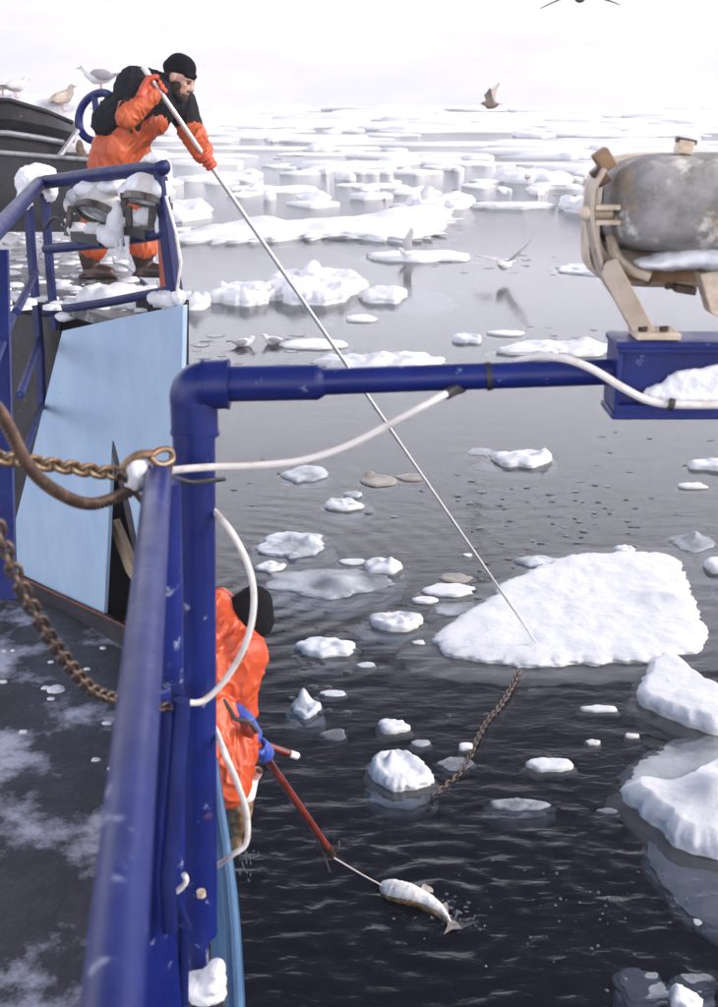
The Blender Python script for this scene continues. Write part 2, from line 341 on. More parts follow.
def build_sea():
    xs = [-1.7+.045*i for i in range(225)]; ys = [3.0]
    while ys[-1] < 24: ys.append(ys[-1]+(.038 if ys[-1] < 8.6 else .055 if ys[-1] < 15 else .12))
    nx, ny = len(xs), len(ys); vs = []
    for j, y in enumerate(ys):
        for i, x in enumerate(xs):
            e = min(i, nx-1-i, 14)/14.0*min(j, ny-1-j, 14)/14.0
            vs.append((x, y, sea_h(x, y)*e if e > 0 else 0.0))
    fs = [(j*nx+i, j*nx+i+1, (j+1)*nx+i+1, (j+1)*nx+i) for j in range(ny-1) for i in range(nx-1)]
    o = len(vs); B = 650.0; zb = -6.0
    vs += [(-B,-60,0), (B,-60,0), (B,B,0), (-B,B,0), (-B,-60,zb), (B,-60,zb), (B,B,zb), (-B,B,zb)]
    c0, c1, c2, c3 = 0, nx-1, ny*nx-1, (ny-1)*nx
    fs += [(o, o+1, c1, c0), (o+1, o+2, c2, c1), (o+2, o+3, c3, c2), (o+3, o, c0, c3)]
    fs += [(o, o+4, o+5, o+1), (o+1, o+5, o+6, o+2), (o+2, o+6, o+7, o+3), (o+3, o+7, o+4, o), (o+7, o+6, o+5, o+4)]
    me = bpy.data.meshes.new('sea'); me.from_pydata(vs, [], fs)
    me.polygons.foreach_set('use_smooth', [True]*len(me.polygons))
    ob = bpy.data.objects.new('sea', me); COL.objects.link(ob); tag(ob, kind='structure')
    m = bpy.data.materials.new('cold_sea_water'); m.use_nodes = True; nt = m.node_tree; n = nt.nodes; l = nt.links; n.clear()
    out = n.new('ShaderNodeOutputMaterial'); tc = n.new('ShaderNodeTexCoord')
    mp = n.new('ShaderNodeMapping'); mp.inputs['Scale'].default_value = (.75, 1.5, 1); l.new(tc.outputs['Object'], mp.inputs[0])
    def noi(s, d): 
        t = n.new('ShaderNodeTexNoise'); t.inputs['Scale'].default_value = s; t.inputs['Detail'].default_value = d; t.inputs['Roughness'].default_value = .5
        t.inputs['Distortion'].default_value = .6; l.new(mp.outputs[0], t.inputs['Vector']); return t.outputs['Fac']
    a = n.new('ShaderNodeMath'); a.operation = 'MULTIPLY_ADD'; l.new(noi(2.2, 3), a.inputs[0]); a.inputs[1].default_value = 2.2; l.new(noi(9, 3), a.inputs[2])
    sy = n.new('ShaderNodeSeparateXYZ'); l.new(tc.outputs['Object'], sy.inputs[0]); ch = n.new('ShaderNodeMapRange'); ch.interpolation_type = 'SMOOTHSTEP'   # churned by the boat and the fish close in
    ch.inputs[1].default_value = 6.0; ch.inputs[2].default_value = 9.6; ch.inputs[3].default_value = .8; ch.inputs[4].default_value = .26; l.new(sy.outputs[1], ch.inputs[0])
    b = n.new('ShaderNodeBump'); l.new(ch.outputs[0], b.inputs['Strength']); b.inputs['Distance'].default_value = .009; l.new(a.outputs[0], b.inputs['Height'])
    fr = n.new('ShaderNodeFresnel'); fr.inputs['IOR'].default_value = 1.33; l.new(b.outputs[0], fr.inputs['Normal'])
    gl = n.new('ShaderNodeBsdfGlossy'); gl.inputs['Roughness'].default_value = .04; l.new(b.outputs[0], gl.inputs['Normal'])
    tr = n.new('ShaderNodeBsdfTransparent'); tr.inputs['Color'].default_value = (.95,.97,.99,1)
    df = n.new('ShaderNodeBsdfDiffuse'); df.inputs['Color'].default_value = (.007,.008,.038,1)
    mx0 = n.new('ShaderNodeMixShader'); mx0.inputs[0].default_value = .14; l.new(tr.outputs[0], mx0.inputs[1]); l.new(df.outputs[0], mx0.inputs[2])
    mx = n.new('ShaderNodeMixShader'); l.new(fr.outputs[0], mx.inputs[0]); l.new(mx0.outputs[0], mx.inputs[1]); l.new(gl.outputs[0], mx.inputs[2])
    l.new(mx.outputs[0], out.inputs['Surface'])
    va = n.new('ShaderNodeVolumeAbsorption'); va.inputs['Color'].default_value = (.25,.42,.55,1); va.inputs['Density'].default_value = 2.6
    l.new(va.outputs[0], out.inputs['Volume'])
    me.materials.append(m)
    sb = MB().add([(-B+2,-58,-5.5), (B-2,-58,-5.5), (B-2,B-2,-5.5), (-B+2,B-2,-5.5)], [(0,1,2,3)]).build('seabed', pmat('dark_seabed', (.02,.025,.03), .9))
    tag(sb, kind='structure')
build_sea()
# ------------------------------------------------------------------ snow hills beyond the ice
def build_hills():
    for nm, y0, y1, base, seed, amp in (('snow_hill', 290, 600, 0, 2.0, .62),):
        nx, ny = 130, 26; vs = []
        W = 640
        for j in range(ny+1):
            t = j/ny; y = y0+(y1-y0)*t
            for i in range(nx+1):
                x = -W+2*W*i/nx
                ridge = 78*amp*(1+.22*math.sin(x*.008+seed)+.10*math.sin(x*.021+seed*2))
                z = ridge*(1-(1-t)**1.6)*(1 if t < .99 else 1) + amp*5*fbm(Vector((x*.012, y*.012, seed)), 4)*min(1, t*5) - .8*(t < .01)
                vs.append((x, y + 30*fbm(Vector((x*.006, seed, 0)), 3)*(1-t), z))
        fs = [(j*(nx+1)+i, j*(nx+1)+i+1, (j+1)*(nx+1)+i+1, (j+1)*(nx+1)+i) for j in range(ny) for i in range(nx)]
        mb = MB().add(vs, fs); o = mb.build(nm, M['hillsnow'], autos=180); tag(o, kind='structure')
M['hillsnow'] = pmat('far_snow_slope', (.74,.74,.775), .8, col2=(.60,.605,.66), scale=.02, lo=.42, hi=.7, spec=.1)
build_hills()

# ================================================================== ICE
def outline_pts(poly, n):
    """resample a closed polygon (smoothed) to n points"""
    P = [Vector((p[0], p[1], 0)) for p in poly]; m = len(P); S = []
    for i in range(m):
        a, b, c, d = P[i-1], P[i], P[(i+1) % m], P[(i+2) % m]
        for k in range(12):
            t = k/12; S.append(.5*((2*b)+(c-a)*t+(2*a-5*b+4*c-d)*t*t+(3*b-a-3*c+d)*t*t*t))
    L = [0.0]
    for i in range(len(S)): L.append(L[-1]+(S[(i+1) % len(S)]-S[i]).length)
    out = []; j = 0
    for q in range(n):
        w = L[-1]*q/n
        while L[j+1] < w: j += 1
        f = (w-L[j])/max(L[j+1]-L[j], 1e-9); out.append(S[j].lerp(S[(j+1) % len(S)], f))
    return out
def ice_piece(outl, h, lump=.5, seed=0.0, knob=.06, knobf=6.0, rings=9, foot=.10, floor=.10, steep=.94, tilt=(0, 0), peaks=(), lumpf=None, zb=None):
    """one solid block: rough top, knobbly rim, sides that go under water"""
    n = len(outl); c = sum(outl, Vector())/n; mb = MB(); size = sum((p-c).length for p in outl)/n
    sv = Vector((seed*3.1, seed*1.7, seed)); lf = lumpf or 2.2/max(size, .15); kf = knobf/max(size, .15)
    def rim(p, amt):
        d = p-c; return p + d.normalized()*(N3.noise(p*kf*.5+sv)*knob*1.4 + abs(N3.noise(p*kf+sv))*knob - knob*.4)*amt
    prof = [(.35, -floor*1.25), (.8, -floor*1.15), (1.0+foot*1.2, -floor*.95), (1.0+foot*2.3, -floor*.70), (1.0+foot*2.2, -floor*.45), (1.0+foot*1.3, -floor*.22), (1.0+foot*.35, -.012)]
    prof += [(1.0, .001), (1.0, .3), (1.0, .6), (.985, .85), (steep, 't')] + [(steep*(1-(i/rings)**.85), 't') for i in range(1, rings)]
    vs = []
    for s_, z in prof:
        for p in outl:
            q = rim(p, 1.0); q = c + (q-c)*s_
            if z != 't' and .005 < z < 1:
                zz = h*z*(.62+.12*N3.noise(q*kf*.6+sv)); q = q+(q-c).normalized()*knob*.9*fbm(Vector((q.x, q.y, zz*1.6))*kf*1.3+sv, 3)
            elif z == 't':
                e = min(1, (1-s_)/.25+.35)
                a = fbm(Vector((q.x, q.y, 0))*lf+sv, 4, 2.1, .42)
                b = N3.noise(Vector((q.x, q.y, .5))*lf*2.3+sv)
                zz = h*(.62+.25*e) + h*lump*(.8*a+.22*b)*e
                zz = max(zz, h*.18)
            else: zz = z
            if z == 't' or isinstance(z, float) and 0.005 < z < 1:
                zz += (tilt[0]*(q.x-c.x)+tilt[1]*(q.y-c.y))
                for (px, py, pr, ph) in peaks:
                    dd = math.hypot((q.x-px), (q.y-py))/pr
                    if dd < 1.6: zz += ph*math.exp(-dd*dd*1.8)*(1+.35*N3.noise(q*lf*1.5+sv))
                zz = max(zz, .004)
            vs.append(Vector((q.x, q.y, zz)))
    m = len(prof); fs = [(i*n+k, i*n+(k+1) % n, (i+1)*n+(k+1) % n, (i+1)*n+k) for i in range(m-1) for k in range(n)]
    fs.append(tuple(range(n-1, -1, -1)))
    ctr = c.copy(); ctr.z = sum(v.z for v in vs[-n:])/n; vs.append(ctr); fs += [((m-1)*n+k, (m-1)*n+(k+1) % n, m*n) for k in range(n)]
    mb.add(vs, fs); return mb, c
def ell_outline(c, a, b, n, seed, rough=.18, ang=0.0):
    out = []
    for k in range(n):
        w = 2*math.pi*k/n; r = 1+rough*(N3.noise(Vector((math.cos(w)*1.3, math.sin(w)*1.3, seed)))*1.3+.5*N3.noise(Vector((math.cos(w)*3, math.sin(w)*3, seed+4))))
        x, y = math.cos(w)*a*r, math.sin(w)*b*r
        out.append(Vector((c.x+x*math.cos(ang)-y*math.sin(ang), c.y+x*math.sin(ang)+y*math.cos(ang), 0)))
    return out
def px_outline(box, h, n, seed, rough):
    u0, v0, u1, v1 = box; uc = (u0+u1)/2
    f = onz(uc, v1, 0).y; b = onz(uc, v0, h*.75).y; b = max(b, f+.35*(u1-u0)/F*f*.6)
    y = (f+b)/2; d = y*cp+H*sp
    return ell_outline(Vector((CX*0+(uc-CX)/F*d, y, 0)), (u1-u0)/2/F*d*1.02, (b-f)/2, n, seed, rough)
ICE_SEED = [0.0]
def floe(label, box=None, poly=None, h=.12, lump=.5, mat='floe', group=None, rough=.2, n=None, rings=None, knob=None, sub=None, name='ice_floe', peaks=(), knobf=6.0, steep=.94, tilt=(0, 0), floor=None, lumpf=None, cat='ice floe'):
    ICE_SEED[0] += 1.37; sd_ = ICE_SEED[0]
    if box and box[3] > 430: h *= .74; rough = rough*1.35; lump *= .85
    wpx = (box[2]-box[0]) if box else max(p[0] for p in poly)-min(p[0] for p in poly)
    n = n or max(18, min(120, int(wpx*.75))); rings = rings or max(5, min(20, int(wpx*.15)))
    if poly: outl = outline_pts([onz(u, v, 0) for u, v in poly], n)
    else: outl = px_outline(box, h, n, sd_, rough)
    c = sum(outl, Vector())/len(outl); size = sum((p-c).length for p in outl)/len(outl)
    pk = []
    for (u, v, rpx, hh) in peaks:
        p = onz(u, v, h); pk.append((p.x, p.y, rpx/F*(p.y*cp+H*sp), hh))
    mb, c = ice_piece(outl, h, lump, sd_, knob if knob is not None else size*.10, knobf, rings, floor=floor or min(.2, .045+h*.45), peaks=pk, steep=steep, tilt=tilt, lumpf=lumpf)
    o = mb.build(name, M[mat], autos=180); tag(o, label, cat, group); origin(o, (c.x, c.y, 0))
    if sub:                                              # the pale ledge that lies under water
        for sb in (sub if isinstance(sub, list) else [sub]):
            if sb.get('poly'): ol = outline_pts([onz(u, v, -sb.get('top', .1)) for u, v in sb['poly']], 48)
            else: ol = px_outline(sb['box'], 0.0, 40, sd_+3, .15)
            m2, c2 = ice_piece(ol, .04, .5, sd_+7, size*.10, 7, 12, foot=.03, floor=.10, steep=.62)
            t_ = sb.get('top', .1)
            m2.v = [(x, y, z-t_*.55-.045) for x, y, z in m2.v]
            s_ = m2.build('submerged_ledge', M['underice'], o, autos=180)
    return o
G_SMALL = 'small pieces of ice drifting near the boat'
# ---- the big floe the pole rests on, and its neighbours
floe('big white slab of snowy ice that the long pole pokes, widest floe in the water', poly=[(436,642),(452,622),(488,600),(512,580),(556,562),(604,554),(668,556),(684,572),(692,596),(696,612),(708,634),(698,652),(640,661),(560,667),(492,664),(452,656)],
     h=.072, lump=.30, knob=.05, knobf=18, n=240, rings=44, peaks=[(662,598,26,.05),(684,600,20,.05)], lumpf=3.0,
     sub=[{'poly':[(650,548),(706,560),(722,590),(716,620),(690,640),(640,600)],'top':.05},{'poly':[(416,650),(450,632),(520,640),(690,640),(704,660),(640,676),(540,684),(460,676)],'top':.07}])
floe('pointed white ice block at the right edge just below the big slab', poly=[(638,700),(650,668),(672,662),(694,680),(724,698),(740,722),(722,736),(690,728),(656,714)], h=.15, lump=.22, knob=.03, knobf=6, n=120, rings=22, lumpf=1.6, steep=.86,
     sub={'poly':[(634,708),(640,680),(690,690),(740,720),(720,745),(680,735)],'top':.06})
floe('chunky white ice block with overhanging cream face at the lower right edge', poly=[(622,800),(634,792),(676,796),(706,776),(740,770),(745,850),(696,856),(664,838),(640,816)], h=.20, lump=.2, knob=.035, knobf=6, n=150, rings=24, steep=.82, lumpf=1.5, peaks=[(720,790,40,.14)],
     sub=[{'poly':[(646,850),(660,826),(720,840),(760,870),(745,935),(705,925),(668,890)],'top':.06}])
o = floe('broad pale ice dome awash under the water between two white blocks at the right', poly=[(632,782),(644,760),(676,744),(724,738),(745,760),(740,790),(690,798),(650,796)], h=.012, lump=.2, mat='slush', name='sunken_ice', sub={'poly':[(628,786),(640,756),(676,738),(724,732),(750,760),(740,796),(690,804),(650,802)],'top':.03})
floe('white jagged ice chunk alone in open water beside the red gaff', poly=[(370,776),(374,760),(394,756),(412,760),(428,772),(428,784),(404,792),(384,788)], h=.10, lump=.35, knob=.03, knobf=4, n=90, rings=18, lumpf=5, steep=.84, peaks=[(392,764,11,.13),(376,764,8,.07)],
     sub={'box':(366,770,440,800),'top':.06})
floe('small white ice wedge just above the jagged chunk', box=(377,719,408,733), h=.08, lump=.3, rough=.35, group=None)
floe('white scalloped ice piece right of the black hat', box=(297,636,354,657), h=.10, lump=.4, knobf=9, sub={'box':(300,644,352,664),'top':.05})
floe('white ice lump resting on a wider grey ledge left of the big slab', box=(371,610,420,632), h=.12, lump=.5, knobf=8, sub={'box':(358,614,424,640),'top':.03})
floe('wide grey half sunken ice pan with a pale lump in its middle', box=(274,567,385,599), h=.03, lump=.5, mat='slush', n=90, rings=18, peaks=[(338,583,26,.07),(322,577,16,.03)], sub={'box':(264,564,392,606),'top':.04})
floe('crumpled grey ice pan with two bright lumps above the wide half sunken pan', box=(259,530,325,558), h=.06, lump=.7, mat='floe_grey', n=80, rings=16, peaks=[(310,540,10,.08),(292,556,9,.05)], sub={'box':(252,528,334,562),'top':.05})
floe('little white lump of ice at the left end of the half sunken pan', box=(257,561,284,572), h=.06, lump=.6, group=None)
floe('flat white oval of ice right above the half sunken pan', box=(338,558,366,566), h=.03, lump=.3)
floe('knobbly white ice lump right of the half sunken pan', box=(362,557,402,574), h=.11, lump=.8, knobf=8, peaks=[(390,563,8,.06)], sub={'box':(360,560,408,578),'top':.04})
floe('pill shaped white ice piece left of the big slab', box=(412,596,437,604), h=.05, lump=.15, rough=.08)
floe('flat white lozenge of ice pointing at the big slab', box=(421,583,478,597), h=.05, lump=.2, rough=.22, sub={'box':(428,584,476,599),'top':.04})
floe('brownish thin ice flake behind the flat white lozenge', box=(438,573,472,583), h=.02, lump=.3, mat='brown_ice')
floe('clear grey ice pan touching the left tip of the big slab', box=(432,602,486,616), h=.02, lump=.4, mat='slush', sub={'box':(430,602,488,618),'top':.03})
floe('grey and white broken ice lying along the far edge of the big slab', box=(514,556,562,567), h=.05, lump=.9, knobf=9, mat='floe_grey')
floe('small white ice knob poking up behind the big slab', box=(614,545,634,554), h=.09, lump=.5)
floe('clear glassy ice bowl holding one white lump near the right edge', box=(674,534,716,552), h=.03, lump=.5, mat='slush', peaks=[(694,538,9,.10)], sub={'box':(672,536,718,556),'top':.04})
floe('white ice chunk cut by the right edge beside the glassy bowl', box=(706,556,740,576), h=.12, lump=.4)
floe('white ice boat shape with an upturned right end in grey water', box=(493,450,551,468), h=.13, lump=.5, peaks=[(544,455,9,.12),(520,456,14,.05)], knobf=7, sub={'box':(474,456,556,470),'top':.05})
floe('thin pale ice sheet awash left of the boat shaped piece', box=(466,447,494,457), h=.02, lump=.3, mat='slush')
floe('white floe running out of the right edge below the blue lamp bracket', box=(686,458,745,471), h=.12, lump=.5)
floe('narrow white ice sliver below the floe at the right edge', box=(678,482,706,489), h=.05, lump=.3)
floe('grey white ice piece below the sagging cable left of the pole', box=(284,465,326,482), h=.07, lump=.6, mat='floe_grey', sub={'box':(282,468,328,486),'top':.04})
floe('round brown ice cake carrying one white lump under the cable', box=(361,474,396,487), h=.045, lump=.15, mat='brown_ice', peaks=[(369,474,8,.08)], rough=.06)
floe('thin brown ice cake right of the round one beside the pole', box=(397,473,425,482), h=.03, lump=.15, mat='brown_ice', rough=.1)
floe('cluster lump of white ice left of centre with a second lump on it', box=(326,498,362,511), h=.08, lump=.8, knobf=8, peaks=[(352,496,8,.07)], sub={'box':(322,496,372,516),'top':.04})
floe('small pale ice block behind the clustered lump', box=(344,491,362,498), h=.06, lump=.5, mat='floe_grey')
floe('icy crystal lump with a sharp tip below the black hat', box=(294,698,320,717), h=.07, lump=.7, mat='floe_grey', peaks=[(303,700,7,.12)], sub={'box':(286,702,326,722),'top':.04})
floe('small flat pale flake above the wedge shaped ice', box=(320,690,346,697), h=.02, lump=.3, mat='floe_grey')
floe('clear ice disc with a knob on its right end', box=(322,730,346,741), h=.03, lump=.3, mat='slush', peaks=[(343,728,6,.08)])
floe('clear ice slab behind the jagged chunk on its right', box=(411,739,430,747), h=.03, lump=.4, mat='slush')
floe('small white ice cube on the mirrored line of the pole', box=(458,742,473,752), h=.06, lump=.3)
floe('glassy slush patch under the small white ice cube', box=(440,756,472,772), h=.012, lump=.4, mat='slush')
floe('smooth white ice oval in dark water below the big slab', box=(526,757,574,772), h=.07, lump=.15, rough=.07)
floe('grey crusty ice piece below the smooth white oval', box=(492,798,548,811), h=.04, lump=.7, mat='slush', knobf=9, sub={'box':(488,800,552,814),'top':.02})
floe('flat white ice flake between the big slab and the smooth oval', box=(582,705,618,713), h=.04, lump=.2, rough=.2)
floe('tiny white ice bit left of the pointed block', box=(586,739,600,746), h=.03)
floe('tiny white ice bit just below the pointed block', box=(624,733,639,739), h=.03)
floe('thin clear flake touching the cream faced block', box=(598,808,618,814), h=.015, mat='slush')
floe('tiny white speck of ice off the left tip of the big slab', box=(412,640,425,645), h=.02)
floe('tiny pale flake of ice midway between scalloped piece and big slab', box=(357,662,376,668), h=.015, mat='floe_grey')
floe('white snowy peak of ice at the bottom edge', box=(667,988,700,1014), h=.10, lump=.6, peaks=[(677,992,9,.09)])
floe('pale sunken ice lump near the bottom edge, left of the white peak', box=(620,968,668,1004), h=.01, lump=.3, mat='slush', name='sunken_ice', sub={'box':(616,964,672,1008),'top':.05})
floe('dim sunken ice lump near the bottom right corner', box=(676,972,712,994), h=.008, lump=.3, mat='slush', name='sunken_ice', sub={'box':(672,968,716,998),'top':.12})
floe('tiny clear flake beside the lower right block', box=(692,918,702,926), h=.012, mat='slush')
floe('tiny white shard left of the pole near the big slab', box=(463,553,472,557), h=.02)
# ---- middle distance, seen above and just below the blue pipe
floe('tall white floe with a knob on top, crossed by the long pole', box=(272,268,364,306), h=.42, lump=.55, n=110, rings=20, peaks=[(314,270,12,.36),(296,282,14,.14)], knobf=9)
floe('white floe with a dark hollow at its right end, left of the knobbed floe', box=(213,282,276,306), h=.34, lump=.5, n=80, rings=16, knobf=9)
floe('small white floe next to the light blue bow plate', box=(180,292,208,311), h=.32, lump=.5, peaks=[(195,296,7,.2)], sub={'box':(184,296,226,314),'top':.06})
floe('low white floe joined to the right of the knobbed floe', box=(362,285,405,304), h=.22, lump=.5, sub={'box':(370,286,452,310),'top':.05})
floe('thin white ice plate left of the pole below the knobbed floe', box=(284,338,346,350), h=.07, lump=.4)
floe('small flat ice flake right of the pole below the knobbed floe', box=(345,314,375,322), h=.07, lump=.3)
floe('lumpy white floe just behind the blue pipe, left of centre', box=(318,353,446,371), h=.16, lump=.7, n=90, knobf=10, peaks=[(385,357,20,.08)])
floe('white floe half hidden by the blue pipe where the cable is taped', box=(505,340,612,357), h=.12, lump=.7, n=80, knobf=10, peaks=[(585,342,14,.10)])
floe('small pale hummock of ice above the taped pipe', box=(452,332,482,344), h=.10, lump=.6, mat='floe_grey')
floe('thin white ice strip right of the pale hummock', box=(489,330,526,336), h=.06, lump=.3)
floe('flat pale ice sheet behind the tan lamp bar', box=(556,263,616,275), h=.06, lump=.4, mat='floe_grey')
floe('thin white floe with a gull raising one wing on it', box=(370,250,466,262), h=.14, lump=.5, n=80)
floe('long white ice ridge right of the man in orange', poly=[(172,242),(196,232),(246,226),(300,224),(352,222),(400,215),(440,209),(450,216),(440,232),(410,242),(330,239),(240,243)], h=.26, lump=.7, n=150, rings=18, knobf=18, peaks=[(270,224,36,.28),(396,216,30,.35),(330,226,30,.2),(215,228,20,.2)])
floe('white floe with an upright gull wing, behind the right end of the ridge', box=(404,194,470,210), h=.5, lump=.5, n=70)
floe('white floe left of the ridge, beside the red glove', box=(160,200,210,222), h=.55, lump=.5)
floe('white floe on which a far gull stands right of centre', box=(496,170,566,184), h=.5, lump=.5)
floe('thin pale ice strip below the far gull', box=(468,202,552,209), h=.18, lump=.5)
floe('white ice lump behind the tan lamp yoke', box=(560,196,606,214), h=.5, lump=.6)
floe('small white lump above the ridge, left of two flat ones', box=(264,192,276,200), h=.3)
floe('white lump above the middle of the ridge', box=(298,192,330,203), h=.3, lump=.7)
floe('flat white lump above the right part of the ridge', box=(352,192,392,200), h=.25, lump=.6)
# ---- the far field: loose pack that reads as one white mass
def density(v, u):
    b = 0
    if v < 109.5: b = 1.5
    elif v < 112: b = .85 if u > 330 else .3
    elif v < 140: b = 1.1 if u > 300 else .75
    elif v < 160: b = .8 if u > 230 else .6
    elif v < 176: b = .55
    elif v < 190: b = .2
    elif v < 214: b = .09
    elif v < 260: b = .03
    return b*(.75+1.1*N3.noise(Vector((u*.006, v*.07, 2.2))))
def far_pack():
    mb = MB(); rnd = random.Random(11); v = 99.5
    while v < 232:
        step = .85+(v-98)*.03
        y = onz(359, v, 0).y; d = y*cp+H*sp
        u = -120.0+rnd.random()*40
        while u < 840:
            w = rnd.choice((rnd.uniform(12,45), rnd.uniform(30,80), rnd.uniform(60,170)))*(1.0 if v < 170 else .45)
            if rnd.random() < density(v, u):
                x = (u-CX)/F*d; a = w/2/F*d; dep = (onz(359, v, 0).y-onz(359, v+step*1.5, 0).y)*rnd.uniform(.4, 1.0)
                hh = rnd.uniform(.05, .15)*(1 if rnd.random() < .88 else 2)*(.4+y*.012)
                n = 18; s_ = rnd.random()*50
                ol = ell_outline(Vector((x, y+rnd.uniform(-.4, .4)*dep, 0)), a, max(dep*.62, .3), n, s_, .55)
                vs = []
                for sc, z in ((1.03, -.05), (1.0, .02), (.97, hh*.6), (.7, hh), (.3, hh)):
                    for p in ol:
                        c = Vector((x, y, 0)); q = c+(p-c)*sc
                        vs.append((q.x, q.y, z if z < .1 else z*(1+.4*N3.noise(Vector((q.x*.9, q.y*.5, s_))))))
                fs = [(i*n+k, i*n+(k+1) % n, (i+1)*n+(k+1) % n, (i+1)*n+k) for i in range(4) for k in range(n)]+[tuple(4*n+k for k in range(n))]
                mb.add(vs, fs)
            u += w*rnd.uniform(.45, .95)
        v += step
    me = bpy.data.meshes.new('pack_ice'); me.from_pydata(mb.v, [], mb.f)
    me.polygons.foreach_set('use_smooth', [True]*len(me.polygons))
    o = bpy.data.objects.new('pack_ice', me); COL.objects.link(o); me.materials.append(M['floe']); tag(o, 'far loose pack of white ice floes stretching to the shore', 'pack ice', kind='stuff')
far_pack()
def scatter(name, label, cat, regions, mat, rnd, hz=.007, ring=False):
    mb = MB()
    for (u0, v0, u1, v1, cnt, s0, s1) in regions:
        for _ in range(cnt):
            u, v = rnd.uniform(u0, u1), rnd.uniform(v0, v1); p = onz(u, v, 0); d = p.y*cp+H*sp
            a = rnd.uniform(s0, s1)/2/F*d; b = a*rnd.uniform(.5, 1.1)
            n = 9; ol = ell_outline(p, a, b, n, rnd.random()*90, .3, rnd.uniform(-.5, .5)); vs = []
            hh = hz*rnd.uniform(.6, 1.5)
            for sc, z in ((1.0, -.02), (1.02, .004), (.8, hh), (.4, hh*1.15)):
                vs += [tuple(p+(q-p)*sc+Vector((0, 0, z+sea_h(p.x, p.y)))) for q in ol]
            mb.add(vs, [(i*n+k, i*n+(k+1) % n, (i+1)*n+(k+1) % n, (i+1)*n+k) for i in range(3) for k in range(n)]+[tuple(3*n+k for k in range(n))])
    o = mb.build(name, mat, autos=180); tag(o, label, cat, kind='stuff'); return o
def clear_mat():
    m, nt, n, l, p = nmat('clear_wet_ice'); p.inputs['Base Color'].default_value = (.05,.05,.065,1); p.inputs['Roughness'].default_value = .15; p.inputs['Alpha'].default_value = .75; return m
M['clear'] = clear_mat()
rn = random.Random(5)
scatter('clear_ice_chips', 'many dark wet chips of clear ice dotted over the grey water', 'ice chips',
        [(440,478,640,545,26,3,9),(500,500,640,556,20,3,10),(470,545,540,600,16,3,10),(590,430,718,520,13,4,9),(230,455,480,520,10,4,11),(270,590,400,640,7,3,8),
         (285,650,350,720,18,3,10),(420,690,560,760,7,3,8),(190,335,320,372,16,6,22),(430,255,560,275,14,5,12),(470,325,640,345,10,5,10),(400,180,640,215,26,5,16),(250,140,640,175,30,6,20)], M['clear'], rn)

# ================================================================== THE BOAT
DK = 1.6; BW = 2.35; FD = 3.72
HULL = [(.02,-3.0), (-.12,.5), (-.353,3.0), (-.60,4.44), (-.96,6.4), (-1.12,7.2), (-1.55,8.6), (-2.35,10.6), (-3.6,12.6), (-5.4,14.2)]
boat = thing('fishing_boat', 'blue and light blue fishing boat with frosted dark deck seen along its side', 'fishing boat', (-1.5, 3.0, 0))
hp = smooth_path([(x, y, 0) for x, y in HULL], 6)
def strip(pts, z0, z1, th, top_flare=0.0):
    vs = []; n = len(pts)
    for i, p in enumerate(pts):
        t = (pts[min(i+1, n-1)]-pts[max(i-1, 0)]).normalized(); nr = Vector((t.y, -t.x, 0))
        vs += [p+nr*(-.12)+V(0,0,z0), p+V(0,0,z1)+nr*top_flare, p-nr*th+V(0,0,z1)+nr*top_flare, p-nr*(th+.12)+V(0,0,z0)]
    fs = []
    for i in range(n-1):
        a, b = i*4, (i+1)*4
        fs += [(a, b, b+1, a+1), (a+1, b+1, b+2, a+2), (a+2, b+2, b+3, a+3), (a+3, b+3, b, a)]
    return MB().add(vs, fs+[(0,1,2,3), ((n-1)*4+3, (n-1)*4+2, (n-1)*4+1, (n-1)*4)])
aft = [p for p in hp if p.y < 7.3]; fwd = [p for p in hp if p.y > 6.9]
strip(aft, -1.0, BW, .05).build('hull_side', M['lblue_old'], boat)
strip(fwd, -1.0, FD-.02, .05, .0).build('bow_side', M['lblue_old'], boat)
# rubbing strake and cap rail on the bulwark
cap = [p+V(-.02, 0, BW+.012) for p in aft]
MB().tube(cap, .014, 8).build('cap_rail', M['lblue_old'], boat)
# decks
inner = [(p.x-.06, p.y) for p in aft]
MB().prism([V(x, y, DK) for x, y in inner]+[V(-7, 9.5, DK), V(-7, -3, DK)], (0, 0, -.1)).build('main_deck', M['deck'], boat, smooth=False)
# the plate that closes the raised bow, set at an angle across the deck
B0 = onz(2, 568, DK); B1 = onz(122, 643, DK); tdir = (B1-B0).normalized(); pn = Vector((tdir.y, -tdir.x, 0)).normalized()
if pn.y > 0: pn = -pn
def PP(u, v, off=0.0): return onplane(u, v, B1+pn*off, pn)
main = [(62,331), (120,318), (183,305), (181,400), (178,560), (150,575), (134,553), (123,490), (112,440), (108,530), (104,612), (104,614), (52,590), (4,566), (30,462)]
MB().prism([PP(u, v) for u, v in main], -pn*.03).build('bow_plate', M['lblue'], boat, smooth=False, bevel=.004)
sec = [(112.5,441), (124,489), (135,552), (152,576), (178,561), (180,440), (130,425)]
MB().prism([PP(u, v, -.06) for u, v in sec], -pn*.03).build('inner_plate', M['lblue'], boat, smooth=False)
MB().prism([PP(u, v, .004) for u, v in ((113,441), (116,452), (131,512), (140,560), (136,562), (126,516), (112,452))], -pn*.06).build('plate_edge', M['dark_kick'], boat, smooth=False)
MB().prism([PP(u, v, -.14) for u, v in ((109,526), (113,520), (132,566), (134,584), (126,572))], -pn*.05).build('plank', M['wood'], boat, smooth=False)
MB().prism([PP(u, v, -.3) for u, v in ((-60,300), (186,300), (186,700), (-60,640))], -pn*.02).build('hold_dark_sheet', M['void'], boat, smooth=False)  # black sheet put behind the opening to paint its inner darkness
